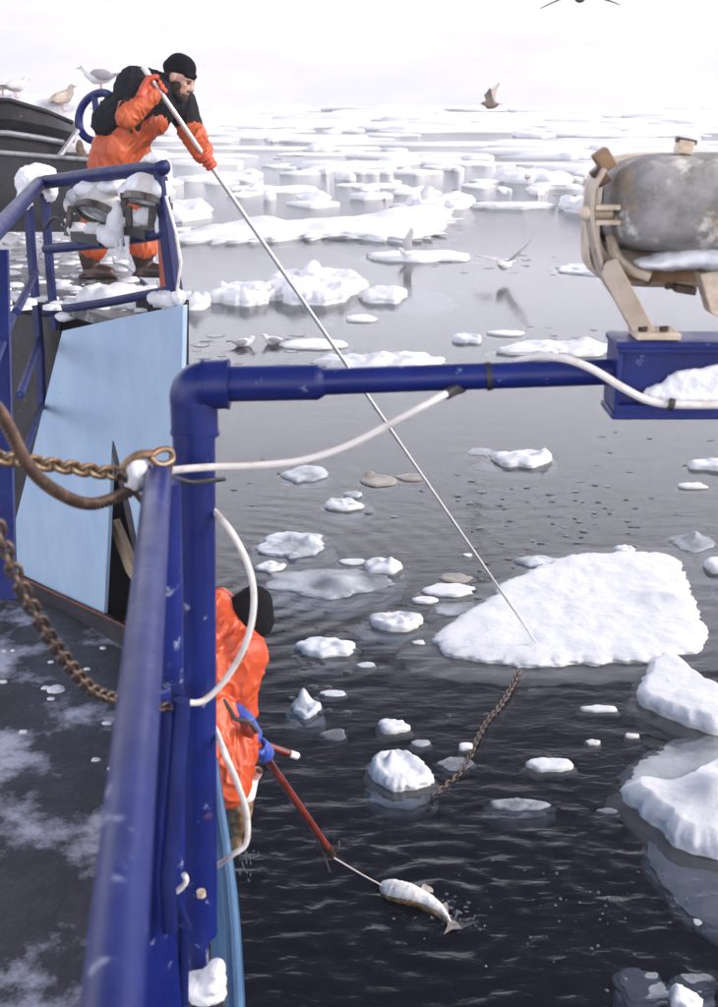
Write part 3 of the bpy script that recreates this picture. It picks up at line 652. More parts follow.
# dark kick strip with a rusty top edge under the plate, standing a little proud
MB().prism([PP(u, v, .03) for u, v in ((-60,542), (2,569), (52,593), (104,617), (150,640), (150,684), (104,662), (52,634), (2,606), (-60,574))], -pn*.05).build('kick_plate', M['dark_kick'], boat, smooth=False)
MB().tube([PP(u, v, .035) for u, v in ((-60,541), (2,568), (52,592), (104,616), (150,639))], .008, 6).build('rusty_edge', M['rust'], boat)
# foredeck: from the plate to the bow
fe = [p for p in hp if p.y > 7.4]
L = PP(-120, 300); Rr = PP(180, 312)
MB().prism([V(Rr.x-.02, Rr.y+.05, FD)]+[V(p.x-.04, p.y, FD) for p in fe]+[V(-9, 14, FD), V(-9, L.y+.3, FD), V(L.x, L.y+.05, FD)], (0, 0, -.06)).build('foredeck', M['foredeck'], boat, smooth=False)
# grey bulkhead left of the plate, behind the ladder posts
MB().prism([PP(u, v, -.10) for u, v in ((-140,300), (60,318), (60,600), (-140,560))], -pn*.02).build('grey_bulkhead', M['skiff'], boat, smooth=False)
# ------------------------------------------------------------------ railing of the raised bow
A = PP(40, 183, -.02); C_ = PP(162, 167, -.02)
rail = thing('bow_railing', 'navy blue railing of the raised bow above the light blue plate', 'railing', PP(100, 320, -.02))
MB().tube([A, PP(100, 174.5, -.02), C_, ], .040, 12).ell(C_, .046).build('top_rail', M['blue_wet'], rail)
z = A.z; E1 = onz(-6, 233, z-.03); E2 = A+(E1-A)*1.6
MB().tube([A, E1, E2], .040, 12).ell(A, .045).build('side_rail', M['blue_wet'], rail)
def flat_post(pts, w, th, name, par_, mat='blue_wet', off=-.02):
    mb = MB(); vs = []
    P = [PP(u, v, off) for u, v in pts]
    for p in P: vs += [p-tdir*w/2-pn*th/2, p+tdir*w/2-pn*th/2, p+tdir*w/2+pn*th/2, p-tdir*w/2+pn*th/2]
    fs = []
    for i in range(len(P)-1): fs += [(i*4+k, i*4+(k+1) % 4, (i+1)*4+(k+1) % 4, (i+1)*4+k) for k in range(4)]
    mb.add(vs, fs+[(3,2,1,0), tuple(range((len(P)-1)*4, len(P)*4))]); return mb.build(name, M[mat], par_, bevel=.006)
flat_post([(27,190), (33,270), (40,350), (44,470), (48,560)], .085, .03, 'post', rail)
flat_post([(44,186), (50,270), (55,330)], .075, .03, 'post', rail, off=-.05)
flat_post([(158,172), (165,230), (173,296)], .085, .03, 'post', rail)
flat_post([(163,176), (171,240), (180,300)], .05, .03, 'post', rail, off=-.06)
dirA = (E1-A)
def side_pt(u, v):                                       # on the vertical plane of the side rail
    nn = Vector((dirA.y, -dirA.x, 0)).normalized(); return onplane(u, v, A, nn)
MB().tube([PP(46, 312, -.03), PP(110, 302, -.03), PP(176, 289, -.03)], .026, 10).build('lower_rail', M['blue_wet'], rail)
MB().tube([PP(46, 249, -.03), PP(110, 243, -.03), PP(166, 233, -.03)], .030, 10).build('lamp_rail', M['blue_wet'], rail)
PB = [(0,250), (6,340), (9,430), (8,600)]
pb = [side_pt(u, v) for u, v in PB]; mb = MB(); mb.prism([pb[0]-V(.04,0,0), pb[0]+V(.035,0,0), pb[-1]+V(.035,0,0), pb[-1]-V(.04,0,0)], V(0,.025,0)); mb.build('post', M['blue_wet'], rail, bevel=.006)
for a, b in (((37,272), (14,330)), ((42,325), (22,400)), ((45,400), (24,455))):
    pass
MB().tube([PP(36, 272, -.03), side_pt(16, 312)], .022, 8).build('brace', M['blue_wet'], rail)
MB().tube([PP(40, 338, -.03), side_pt(20, 395)], .022, 8).build('brace', M['blue_wet'], rail)
MB().tube([PP(42, 405, -.03), side_pt(22, 460)], .020, 8).build('brace', M['blue_wet'], rail)
MB().tube([side_pt(12, 317), side_pt(-20, 400)], .022, 8).build('brace', M['blue_wet'], rail)
MB().tube([PP(166, 196, 0), PP(176, 232, 0), PP(181, 262, 0), PP(177, 292, 0)], .008, 6).build('thin_cable', M['cable'], rail)
MB().box(PP(166, 264, -.9)+V(0,0,0), (.09, .05, .62)).build('red_post', M['redprimer'], boat, bevel=.008)
# ------------------------------------------------------------------ skiff, ring, snow on the foredeck
def patch(rows, name, mat, parent, th=.02, off=V(0,.05,0), autos=30):
    nr, nc = len(rows), len(rows[0]); vs = [p for r in rows for p in r]+[p+off for r in rows for p in r]; o = nr*nc; fs = []
    for i in range(nr-1):
        for j in range(nc-1):
            a = i*nc+j; fs += [(a, a+1, a+nc+1, a+nc), (o+a, o+a+nc, o+a+nc+1, o+a+1)]
    for j in range(nc-1): fs += [(j, o+j, o+j+1, j+1), ((nr-1)*nc+j, (nr-1)*nc+j+1, o+(nr-1)*nc+j+1, o+(nr-1)*nc+j)]
    for i in range(nr-1): fs += [(i*nc, (i+1)*nc, o+(i+1)*nc, o+i*nc), (i*nc+nc-1, o+i*nc+nc-1, o+(i+1)*nc+nc-1, (i+1)*nc+nc-1)]
    return MB().add(vs, fs).build(name, mat, parent, autos=autos)
sk = thing('skiff', 'dark grey metal skiff stowed on the bow with frost on its strakes', 'skiff', V(-3.2, 9.9, FD))
def SY(u, v, y): return atY(u, v, y)
us = [-150, -80, -30, 10, 45, 74]
def row(f, y): return [SY(u, f(u), y(u)) for u in us]
yy = lambda b: (lambda u: b+.0022*max(0, u)+(.18 if u > 70 else 0))
patch([row(lambda u: 98+(u+30)*.02+max(0, u)**1.5*.036, yy(9.70)), row(lambda u: 118+max(0, u)**1.4*.036, yy(9.62)), row(lambda u: 131+max(0, u)**1.3*.044, yy(9.66))], 'upper_strake', M['skiff'], sk)
us2 = [-150, -80, -30, 8, 38, 64]
us = us2
patch([row(lambda u: 134+max(0, u)**1.3*.045, yy(9.56)), row(lambda u: 146+max(0, u)*.10, yy(9.5)), row(lambda u: 156+max(0, u)*.07, yy(9.48))], 'lower_strake', M['skiff'], sk)
MB().tube([SY(u, 132.5+max(0, u)**1.3*.046, 9.53+.0022*max(0, u)) for u in us], .022, 8).build('chine_rib', M['skiff_edge'], sk)
MB().tube([SY(u, 98.5+(u+30)*.02+max(0, u)**1.5*.036, 9.68+.0022*max(0, u)) for u in [-150, -80, -30, 10, 45, 73]], .018, 8).build('gunwale', M['skiff'], sk)
MB().tube([SY(59,157,9.5), SY(78,130,9.62)], .022, 6).build('transom_edge', M['skiff_edge'], sk)
tb = thing('deck_tub', 'long dark grey metal tub with pale rim below the skiff', 'tub', V(-2.9, 9.3, FD))
us = [-150, -60, 0, 50, 98]
patch([row(lambda u: 153+.08*max(0, u), lambda u: 9.25+.001*u), row(lambda u: 176+.04*max(0, u), lambda u: 9.22+.001*u), row(lambda u: 200, lambda u: 9.24), row(lambda u: 232, lambda u: 9.26)], 'tub_side', M['skiff'], tb, off=V(0,.9,0))
MB().tube([SY(u, 152.6+.08*max(0, u), 9.22+.001*u) for u in us], .018, 8).build('rim', M['skiff_edge'], tb)
def blob(name, label, pts, mat='snow', vox=.02, wr=.03, ws=8, cat='snow heap', it=3, group=None):
    mb = MB()
    for p, r in pts: mb.ell(p, r)
    o = organic(mb, name, M[mat], None, vox, it, wr, ws); c = sum((Vector(p) for p, r in pts), Vector())/len(pts)
    lo = min(v.co.z for v in o.data.vertices); origin(o, (c.x, c.y, lo)); return tag(o, label, cat, group)
blob('snow_heap', 'white snow bank behind the dark skiff under the standing gulls',
     [(SY(u, v, 10.4), (.32, .25, r)) for u, v, r in ((-40,104,.10), (-10,106,.12), (20,108,.12), (45,116,.15), (66,126,.18), (82,134,.2))]+[(SY(86,156,10.15), (.16,.2,.16)), (SY(70,152,10.15), (.16,.2,.16))], wr=.02)
blob('sea_lump', 'small dark brown lump in the snow left of the orange trousers',
     [(SY(80,147,9.72), (.035,.03,.06)), (SY(82,155,9.70), (.045,.03,.05)), (SY(75,157,9.72), (.025,.03,.025))], mat='gull_dbrown', vox=.01, wr=.01, cat='dark lump').name = 'dark_lump'
ring = thing('winch_ring', 'navy blue metal hoop with one flat spoke behind the man on the bow', 'metal hoop', SY(98,136,10.1))
cx_, cy_ = 99, 117
pts = []
for k in range(33):
    w = 2*math.pi*k/32; pts.append(SY(cx_+20*math.cos(w)+3*math.sin(w), cy_-24*math.sin(w), 9.75-.12*math.cos(w)))
MB().tube(pts, .032, 8).build('hoop', M['blue'], ring)
MB().prism([SY(91,94,9.76), SY(96,94,9.76), SY(106,138,9.76), SY(95,136,9.76)], V(0,.04,0)).build('spoke', M['blue'], ring, bevel=.006)
# snow and slush on the foredeck
blob('snow_heap', 'rounded white snow lump on the foredeck behind the lower blue bar',
     [(onz(100,303,FD)+V(0,0,.03), (.14,.13,.09)), (onz(122,305,FD)+V(0,0,.03), (.20,.14,.10)), (onz(146,305,FD)+V(0,0,.03), (.16,.13,.08))], wr=.02)
blob('snow_heap', 'snow clump caught on the bow plate corner beside the right post',
     [(PP(160,299,-.03), (.07,.07,.05)), (PP(170,300,-.03), (.08,.07,.06)), (PP(178,297,-.04), (.05,.06,.05))], wr=.02, ws=20, vox=.012)
blob('snow_heap', 'ball of snow round the left corner of the bow railing',
     [(A+V(-.07,0,.0), (.085,.08,.10)), (A+V(.0,.03,.05), (.10,.08,.065)), (A+V(.06,0,-.02), (.05,.06,.09)), (A+V(-.09,-.05,-.09), (.05,.05,.07))], wr=.02, ws=14, vox=.009)
blob('snow_heap', 'little snow cap on top of the right railing corner', [(C_+V(-.02,0,.045), (.05,.045,.032)), (C_+V(-.06,0,.04), (.04,.035,.02))], wr=.012, ws=20, vox=.01)
blob('snow_heap', 'tiny snow lump on the plate edge beside the left posts', [(PP(66,316,-.03), (.07,.06,.035))], wr=.01, ws=20, vox=.012)
blob('snow_heap', 'tiny snow lump alone on the foredeck below the tub', [(onz(63,287,FD), (.05,.05,.05))], wr=.01, ws=20, vox=.012)
def slush_deck():
    rnd = random.Random(3); mb = MB()
    for _ in range(260):
        u, v = rnd.uniform(-30, 165), rnd.uniform(228, 312); p = onz(u, v, FD); r = rnd.uniform(.01, .045)
        ol = ell_outline(p, r*1.4, r, 8, rnd.random()*40, .35); n = 8; vs = []; hh = rnd.uniform(.3, .7)*r
        for s_, z in ((1, -.01), (.95, hh*.7), (.5, hh)): vs += [p+(Vector((q.x, q.y, p.z))-p)*s_+V(0,0,z) for q in ol]
        mb.add(vs, [(i*n+k, i*n+(k+1) % n, (i+1)*n+(k+1) % n, (i+1)*n+k) for i in range(2) for k in range(n)]+[tuple(2*n+k for k in range(n))])
    tag(mb.build('slush', M['snow'], autos=180), 'broken slush and snow bits lying on the foredeck', 'slush', kind='stuff')
slush_deck()
def deck_bits():
    rnd = random.Random(4)
    blob('snow_heap', 'small white ice bit on the frosted main deck beside the hanging chain', [(onz(56,690,DK), (.06,.05,.025))], wr=.008, ws=25, vox=.01)
    mb = MB()
    for _ in range(14):
        u, v = rnd.uniform(-20, 120), rnd.uniform(635, 790); p = onz(u, v, DK); r = rnd.uniform(.006, .022)
        ol = ell_outline(p, r*1.5, r, 8, rnd.random()*40, .4); n = 8; vs = []; hh = .012
        for s_, z in ((1, -.004), (.9, hh*.7), (.5, hh)): vs += [p+(Vector((q.x, q.y, p.z))-p)*s_+V(0,0,z) for q in ol]
        mb.add(vs, [(i*n+k, i*n+(k+1) % n, (i+1)*n+(k+1) % n, (i+1)*n+k) for i in range(2) for k in range(n)]+[tuple(2*n+k for k in range(n))])
    tag(mb.build('frost_crust', M['snow'], autos=180), 'thin crusts of frozen snow on the main deck', 'frost', kind='stuff')
deck_bits()
# ------------------------------------------------------------------ two floodlights on the bow railing
def bow_lamp(label, cu, cv, rx, ry, tiltz, off, legs, fa=.55):
    c = PP(cu, cv, off); t = thing('floodlight', label, 'floodlight', c+V(0,0,-.22), 'floodlights on the bow railing')
    ax = (pn*fa + V(0,0,-.80) + tdir*tiltz*.25).normalized()
    ax_u = (tdir + V(0,0,tiltz)).normalized(); ax_v = ax.cross(ax_u).normalized(); ax_u = ax_v.cross(ax).normalized()
    def ringp(s, h, n=28, sq=.85): 
        out = []
        for k in range(n):
            w = 2*math.pi*k/n; ca, sa = math.cos(w), math.sin(w)
            out.append(c+ax_u*(rx*s*math.copysign(abs(ca)**sq, ca))+ax_v*(ry*s*math.copysign(abs(sa)**sq, sa))+ax*h)
        return out
    def stack(prof):
        vs = []; n = 28
        for s, h in prof: vs += ringp(s, h)
        return MB().add(vs, [(i*n+k, i*n+(k+1) % n, (i+1)*n+(k+1) % n, (i+1)*n+k) for i in range(len(prof)-1) for k in range(n)]+[tuple(range(n-1, -1, -1)), tuple((len(prof)-1)*n+k for k in range(n))])
    stack([(.35,-.24), (.62,-.22), (.84,-.15), (.95,-.06), (.98,-.002)]).build('housing', M['lamp_white'], t)
    mb = MB(); n = 28; vs = []
    for s, h in ((.97,-.01), (1.07,-.01), (1.07,.028), (.90,.028), (.90,.008)): vs += ringp(s, h)
    mb.add(vs, [(i*n+k, i*n+(k+1) % n, (i+1)*n+(k+1) % n, (i+1)*n+k) for i in range(4) for k in range(n)]); mb.build('rim', M['lamp_metal'], t)
    stack([(.905,.004), (.905,.010), (.6,.022), (.2,.027)]).build('lens', M['lens'], t)
    for k in (3, 11, 18, 25):
        p = ringp(1.05, .012)[k]; MB().box(p, (.026,.028,.036), Matrix((tdir, pn, V(0,0,1))).transposed()).build('clip', M['bolt'], t)
    for (u0, v0, u1, v1) in legs:
        a, b = PP(u0, v0, off+.06), PP(u1, v1, off+.02); w = .028
        MB().prism([a-tdir*w, a+tdir*w, b+tdir*w, b-tdir*w], -pn*.012).build('bracket', M['lamp_metal'], t)
    MB().box(PP((legs[0][2]+legs[-1][2])/2, max(l[3] for l in legs)+2, off-.02), (rx*1.9,.10,.055), Matrix((tdir, pn, V(0,0,1))).transposed()).build('base_bar', M['tape'], t)
    return c
c1 = bow_lamp('bow floodlight with tilted oval glass facing down, left of the pair', 98, 212, .170, .115, .34, -.02, [(70,206,66,236), (124,198,118,232)])
c2 = bow_lamp('bow floodlight buried in snow, right of the pair beside the blue post', 147, 199, .145, .10, .12, -.02, [(152,206,150,228), (128,206,128,230)], .34)
blob('snow_heap', 'thick white snow cap on the left bow floodlight', [(PP(83,196,-.06), (.10,.11,.06)), (PP(97,190,-.06), (.14,.12,.065)), (PP(113,187,-.06), (.09,.10,.045)), (PP(72,205,-.05), (.05,.09,.06))], wr=.012, ws=10, vox=.012, cat='snow heap')
blob('snow_heap', 'broad white snow cap on the right bow floodlight', [(PP(134,192,-.05), (.09,.12,.065)), (PP(148,187,-.05), (.13,.12,.08)), (PP(161,190,-.05), (.06,.10,.065))], wr=.012, ws=10, vox=.012, cat='snow heap')
blob('frozen_snow', 'frozen snow mass hanging between the two bow floodlights', [(PP(118,212,.04), (.032,.04,.07)), (PP(115,224,.05), (.052,.05,.08)), (PP(112,236,.05), (.078,.06,.065)), (PP(107,238,.05), (.06,.05,.045)), (PP(78,230,-.04), (.075,.03,.05)), (PP(94,229,-.04), (.07,.03,.045)), (PP(104,232,-.02), (.05,.04,.045)), (PP(132,219,-.04), (.07,.03,.055)), (PP(145,217,-.04), (.07,.03,.055)), (PP(160,222,-.03), (.035,.04,.085)), (PP(66,223,-.08), (.035,.04,.03))], wr=.012, ws=12, vox=.012)
icm, nt_, n_, l_, p_ = nmat('icicle_ice'); p_.inputs['Base Color'].default_value = (.8,.82,.85,1); p_.inputs['Roughness'].default_value = .1; p_.inputs['Alpha'].default_value = .75; M['icicle'] = icm
for (u, v, ln, lb) in ((117,238,26,'longest icicle under the bow floodlights'), (121,238,14,'short icicle beside the longest one under the bow floodlights'), (127,236,26,'rightmost icicle under the bow floodlights')):
    a, b = PP(u, v, .05), PP(u+.5, v+ln, .05); o = MB().tube([a, a.lerp(b, .35), a.lerp(b, .7), b], [.017, .012, .008, .001], 7).build('icicle', M['icicle']); tag(o, lb, 'icicle', 'icicles on the bow lamps'); origin(o, a)
# the lamp's black feed wire
o = MB().tube(smooth_path([PP(45,228,0), PP(52,219,.02), PP(60,218,.02), PP(65,226,.0)]), .011, 7).build('lamp_wire', M['tape']); tag(o, 'black wire looping from the left posts to the bow floodlights', 'wire'); origin(o, PP(45,228,0))

# ================================================================== NEAR RAIL, PIPE, CHAINS
ny = 2.62
nr = thing('side_railing', 'out of focus navy blue rail running down beside the photographer', 'railing', V(-.42, 2.4, 2.35))
rz = 4.2
ra, rb = onz(158, 474, rz), onz(112, 1007, rz); rc = ra+(rb-ra)*1.75
MB().tube([ra, rb, rc], .030, 16).ell(ra, .030).build('top_rail', M['blue'], nr)
MB().tube([atY(182,700,2.36), atY(176,780,2.34), atY(168,880,2.30), atY(170,930,2.30)], .019, 12).build('inner_bar', M['blue_wet'], nr)
MB().tube([atY(167,482,2.52), atY(170,600,2.52), atY(172,780,2.52), atY(174,1010,2.52)], .030, 14).build('end_post', M['blue'], nr)
MB().tube([atY(178,690,2.42), atY(172,780,2.42), atY(168,860,2.42), atY(176,905,2.44), atY(186,930,2.5)], .016, 10).build('bent_bar', M['blue_wet'], nr)
MB().tube([atY(184,925,2.4), atY(183,1040,2.4)], .013, 10).build('foot_bar', M['blue_wet'], nr)
MB().prism([atY(138,700,2.30), atY(170,690,2.38), atY(172,880,2.38), atY(184,1050,2.38), atY(118,1050,2.2)], V(0,.02,0)).build('web_plate', M['blue'], nr, bevel=.004)
# post base / ledge
gp = thing('lamp_gantry', 'navy blue pipe gantry with elbow carrying the big lamp out over the water', 'pipe gantry', atY(200,935,2.75))
ptop = atY(193.5,398,2.75); pbot = atY(199,932,2.75)
MB().tube([ptop, ptop.lerp(pbot, .5), pbot], .051, 24).build('post', M['blue'], gp)
MB().tube([atY(194,402,2.75), atY(195,432,2.75)], .056, 24).build('post_collar', M['blue'], gp)
MB().tube([pbot, atY(200,1060,2.75)], .026, 16).build('post_foot', M['blue'], gp)
e0 = ptop; e2 = atY(222,384,2.75)
cor = atY(193,386,2.75)
MB().tube(smooth_path([atY(194,404,2.75), atY(193.5,396,2.75), atY(197,388,2.75), atY(205,385,2.75), atY(222,384,2.75)], 6), .056, 24).build('elbow', M['blue'], gp)
MB().tube([atY(203,385,2.75), atY(228,384,2.75)], .058, 24).build('elbow_collar', M['blue'], gp)
MB().tube([atY(226,384,2.75), atY(318,382,2.75)], .042, 24).build('sleeve', M['blue'], gp)
MB().tube([atY(316,382,2.75), atY(324,381.5,2.75)], [.043, .034], 24).build('sleeve_lip', M['blue'], gp)
MB().tube([atY(318,382,2.75), atY(440,377.5,2.75), atY(615,371.5,2.75)], .031, 24).build('arm', M['blue'], gp)
MB().tube([atY(486,376.5,2.75), atY(491,376,2.75)], .034, 20).build('band', M['tape'], gp)
for (a_, b_, r_) in ((atY(202,385,2.75), atY(204.5,385,2.75), .0615), (atY(227,384,2.75), atY(229.5,384,2.75), .0595)): MB().tube([a_, b_], r_, 24).build('weld_bead', M['blue'], gp)
MB().tube([atY(195,430.5,2.75), atY(195,434,2.75)], .0585, 24).build('weld_bead', M['blue'], gp)
# channel bracket at the end, open towards the camera
yb = 2.75; W_ = .60
tl, br = atY(611,337,yb-.05), atY(611,413,yb-.05)
hgt = (tl-br).z if (tl-br).z > 0 else .18
hgt = abs(atY(611,337,yb).z-atY(611,413,yb).z)
cc = atY(611,375,yb); 
MB().box(cc+V(W_/2,-.035,0), (W_,.012,hgt-.034)).build('channel_web', M['blue'], gp, bevel=.004)
MB().box(cc+V(W_/2,0,hgt/2-.008), (W_+.012,.135,.016)).build('channel_flange', M['blue'], gp, bevel=.004)
MB().box(cc+V(W_/2,0,-hgt/2+.008), (W_+.012,.135,.016)).build('channel_flange', M['blue'], gp, bevel=.004)
MB().box(cc+V(W_/2,-.06,-hgt/2+.018), (W_,.012,.034)).build('channel_lip', M['blue'], gp, bevel=.003)
MB().box(cc+V(W_/2,-.06,hgt/2-.014), (W_,.012,.026)).build('channel_lip', M['rustyblue'] if 'rustyblue' in M else M['blue'], gp, bevel=.003)
MB().box(cc+V(.004,0,0), (.010,.13,hgt-.034)).build('channel_end', M['blue'], gp, bevel=.003)
blob('snow_heap', 'wedge of snow packed in the blue lamp bracket', [(atY(672,393,yb-.05), (.07,.022,.028)), (atY(695,386,yb-.05), (.08,.022,.045)), (atY(725,384,yb-.05), (.1,.022,.05)), (atY(655,399,yb-.05), (.04,.02,.014)), (atY(690,398,yb-.055), (.13,.022,.022))], wr=.008, ws=26, vox=.006)
# ------------------------------------------------------------------ the big floodlight
fl = thing('floodlight', 'large weathered grey floodlight in a tan yoke seen from behind', 'floodlight', cc+V(.25,0,hgt/2))
LY = 2.78
lcx, lcz = atY(722,205,LY).x, atY(722,203,LY).z
hw = lcx-atY(613,205,LY).x; hh_ = (atY(613,154,LY).z-atY(613,252,LY).z)/2; lcz = (atY(613,154,LY).z+atY(613,252,LY).z)/2
def sq_ring(w, h, y, dz=0.0, dx=0.0, n=44, e=.44):
    out = []
    for k in range(n):
        a = 2*math.pi*k/n; ca, sa = math.cos(a), math.sin(a)
        out.append(V(lcx+dx+w*math.copysign(abs(ca)**e, ca), y, lcz+dz+h*math.copysign(abs(sa)**e, sa)))
    return out
def rings(rs, cap0=True, cap1=True):
    n = len(rs[0]); vs = [p for r in rs for p in r]
    fs = [(i*n+k, i*n+(k+1) % n, (i+1)*n+(k+1) % n, (i+1)*n+k) for i in range(len(rs)-1) for k in range(n)]
    if cap0: fs.append(tuple(range(n-1, -1, -1)))
    if cap1: fs.append(tuple((len(rs)-1)*n+k for k in range(n)))
    return MB().add(vs, fs)
rings([sq_ring(hw*.55, hh_*.5, LY-.10), sq_ring(hw*.80, hh_*.78, LY-.085), sq_ring(hw*.93, hh_*.93, LY-.05), sq_ring(hw, hh_, LY), sq_ring(hw*1.01, hh_*1.01, LY+.05), sq_ring(hw*1.02, hh_*1.03, LY+.16, -.015)]).build('housing', M['lamp_grey'], fl, autos=50)
rings([sq_ring(hw*1.02, hh_*1.03, LY+.13, -.016), sq_ring(hw*1.03, hh_*1.10, LY+.10, -.03), sq_ring(hw*1.06, hh_*1.16, LY+.115, -.04), sq_ring(hw*1.06, hh_*1.16, LY+.17, -.04)], False).build('lower_skirt', M['lamp_tan'], fl, autos=50)
rings([sq_ring(hw*1.0, hh_*1.02, LY+.175, -.03), sq_ring(hw*1.075, hh_*1.36, LY+.15, -.055), sq_ring(hw*1.08, hh_*1.38, LY+.20, -.055)], False).build('flange', M['lamp_brown'], fl, autos=50)
mb = rings([sq_ring(hw*1.07, hh_*1.34, LY+.15, -.055), sq_ring(hw*1.10, hh_*1.40, LY+.13, -.055), sq_ring(hw*1.12, hh_*1.46, LY+.15, -.055), sq_ring(hw*1.12, hh_*1.46, LY+.22, -.055)], False, False); mb.build('rim', M['lamp_tan'], fl, autos=50)
rings([sq_ring(hw*1.1, hh_*1.3, LY+.215, -.045), sq_ring(hw*.7, hh_*.8, LY+.235, -.045)]).build('lens', M['lens'], fl)
# yoke: a flat bar bent round the lamp
def bar(pts, w, th, name, mat):
    P = [Vector(p) for p in pts]; vs = []; n = len(P)
    for i, p in enumerate(P):
        t = (P[min(i+1, n-1)]-P[max(i-1, 0)]).normalized(); nr_ = Vector((t.z, 0, -t.x)).normalized()
        vs += [p-nr_*th/2+V(0,-w/2,0), p+nr_*th/2+V(0,-w/2,0), p+nr_*th/2+V(0,w/2,0), p-nr_*th/2+V(0,w/2,0)]
    fs = [(i*4+k, i*4+(k+1) % 4, (i+1)*4+(k+1) % 4, (i+1)*4+k) for i in range(n-1) for k in range(4)]+[(3,2,1,0), ((n-1)*4, (n-1)*4+1, (n-1)*4+2, (n-1)*4+3)]
    return MB().add(vs, fs).build(name, M[mat], fl, bevel=.002)
YY = LY-.005
bar([atY(602,168,YY), atY(591,188,YY), atY(589,215,YY), atY(594,244,YY), atY(601,272,YY), atY(610,288,YY), atY(642,334,YY)], .075, .011, 'yoke', 'lamp_bar')
MB().prism([atY(606,262,YY-.05), atY(617,258,YY-.05), atY(657,333,YY-.05), atY(632,333,YY-.05), atY(601,276,YY-.05)], V(0,.008,0)).build('yoke_foot', M['lamp_bar'], fl, bevel=.003)
MB().box(atY(654,333,YY-.03), (.10,.10,.014)).build('foot_plate', M['lamp_tan'], fl, bevel=.002)
for u_ in (643, 664): MB().tube([atY(u_,331,YY-.05), atY(u_,326.5,YY-.05)], .011, 6).build('foot_bolt', M['bolt'], fl)
for (u_, v_) in ((622,262), (648,281), (668,286)): MB().tube([atY(u_,v_,LY+.12), atY(u_,v_,LY+.09)], .010, 6).build('rim_bolt', M['bolt'], fl)
MB().tube([atY(582,213,YY), atY(612,213,YY)], .013, 10).ell(atY(587,213,YY-.02), .018).build('pivot_bolt', M['lamp_tan'], fl)
for v_ in (207, 222): MB().box(atY(607,v_,YY-.02), (.055,.03,.010)).build('lug', M['lamp_tan'], fl)
for (u, v, s1, s2, s3, mt) in ((604,160,.035,.05,.045,'lamp_brown'), (600,176,.03,.04,.04,'bolt'), (684,147,.035,.04,.028,'lamp_tan'), (686,141,.045,.03,.012,'bolt'), (684,289,.05,.04,.018,'bolt')):
    MB().box(atY(u, v, LY+.0 if v < 250 else LY+.02), (s1, s2, s3), Matrix.Rotation(R(-35 if u < 620 else 10), 3, 'Y')).build('clip', M[mt], fl, bevel=.003)
MB().prism([atY(700,274,LY-.02), atY(722,270,LY-.02), atY(722,318,LY-.02), atY(711,314,LY-.02)], V(0,.06,0)).build('far_yoke_leg', M['lamp_tan'], fl, bevel=.003)
MB().tube(smooth_path([atY(611,236,LY+.04), atY(616,256,LY+.02), atY(632,270,LY+.01), atY(650,277,LY)]), .013, 8).build('seal', M['lamp_tan'], fl)
blob('snow_heap', 'strip of bright snow on the lower ledge of the big floodlight', [(atY(u, v, LY-.02), (.05,.06,r)) for u, v, r in ((655,263,.014), (672,260,.022), (690,257,.028), (712,257,.030), (735,257,.030))], wr=.005, ws=30, vox=.006, cat='snow heap')
# ------------------------------------------------------------------ cables
def cable(name, label, pts, r, mat='cable', cat='cable', n=10):
    p = smooth_path(pts, 8); o = MB().tube(p, r, n).build(name, M[mat]); tag(o, label, cat); origin(o, pts[0]); return o
Yc = 2.66
cb = cable('lamp_cable', 'dirty white power cable sagging from the post along the arm to the big lamp', [atY(160,472,Yc-.03), atY(185,469,Yc-.02), atY(215,467,Yc), atY(250,466,Yc), atY(300,461,Yc), atY(345,447,Yc), atY(390,424,Yc), atY(425,405,Yc), atY(452,391,2.70), atY(468,386,2.80), atY(500,368,2.80), atY(530,358,2.76), atY(560,358,2.70), atY(590,368,2.68), atY(625,389,2.66), atY(650,401,2.655), atY(680,405,2.65), atY(740,405,2.65)], .0090)
MB().tube([atY(446,394.5,2.685), atY(452,391,2.70), atY(462,388,2.76)], .013, 10).build('tape_wrap', M['tape'], cb)
MB().tube([atY(669,404,2.64), atY(673,405,2.64)], .015, 10).build('tie', M['tape'], cb)
cable('loose_cable', 'white cable looping down from the post over the bent man in orange', [atY(196,500,2.86), atY(207,504,2.83), atY(215,512,2.74), atY(232,533,Yc), atY(248,565,Yc), atY(254,600,Yc), atY(247,640,Yc), atY(228,676,Yc), atY(205,700,Yc-.02), atY(185,702,Yc-.05), atY(174,697,Yc-.04), atY(169,690,2.70), atY(174,684,2.82)], .0080)
cable('loose_cable', 'frayed grey cable hanging below the loop and curling back to the hull', [atY(196,705,2.85), atY(207,716,2.84), atY(216,731,2.76), atY(226,756,Yc), atY(238,785,Yc+.05), atY(247,815,Yc+.1), atY(246,843,Yc+.1), atY(232,855,Yc+.10), atY(214,868,2.84), atY(200,876,2.86)], .0080)
cable('tie_wire', 'dark wire tied round the gantry post below the white cable', [atY(170,476,2.6), atY(190,482,2.63), atY(214,480,2.66), atY(224,479,2.7)], .006, 'tape', 'wire')
cable('hook', 'small bent white hook on the rail foot', [atY(170,895,2.4), atY(180,889,2.4), atY(186,881,2.4), atY(184,874,2.4)], .007, 'cable', 'hook')
o = MB().tube([atY(201,891,2.64), atY(201.5,896,2.64)], .012, 10).build('bolt', M['lamp_tan']); tag(o, 'small orange and white bolt on the lower part of the gantry post', 'bolt'); origin(o, atY(201,893,2.7))
blob('snow_heap', 'snow lump on the ledge at the foot of the gantry post', [(atY(198,985,2.66), (.05,.05,.035)), (atY(212,980,2.66), (.04,.05,.03)), (atY(216,970,2.66), (.028,.04,.028)), (atY(206,992,2.66), (.06,.05,.03))], wr=.006, ws=40, vox=.007)
MB().box(atY(208,1004,2.72), (.10,.14,.025)).build('ledge', M['dark_kick'], gp, bevel=.004)
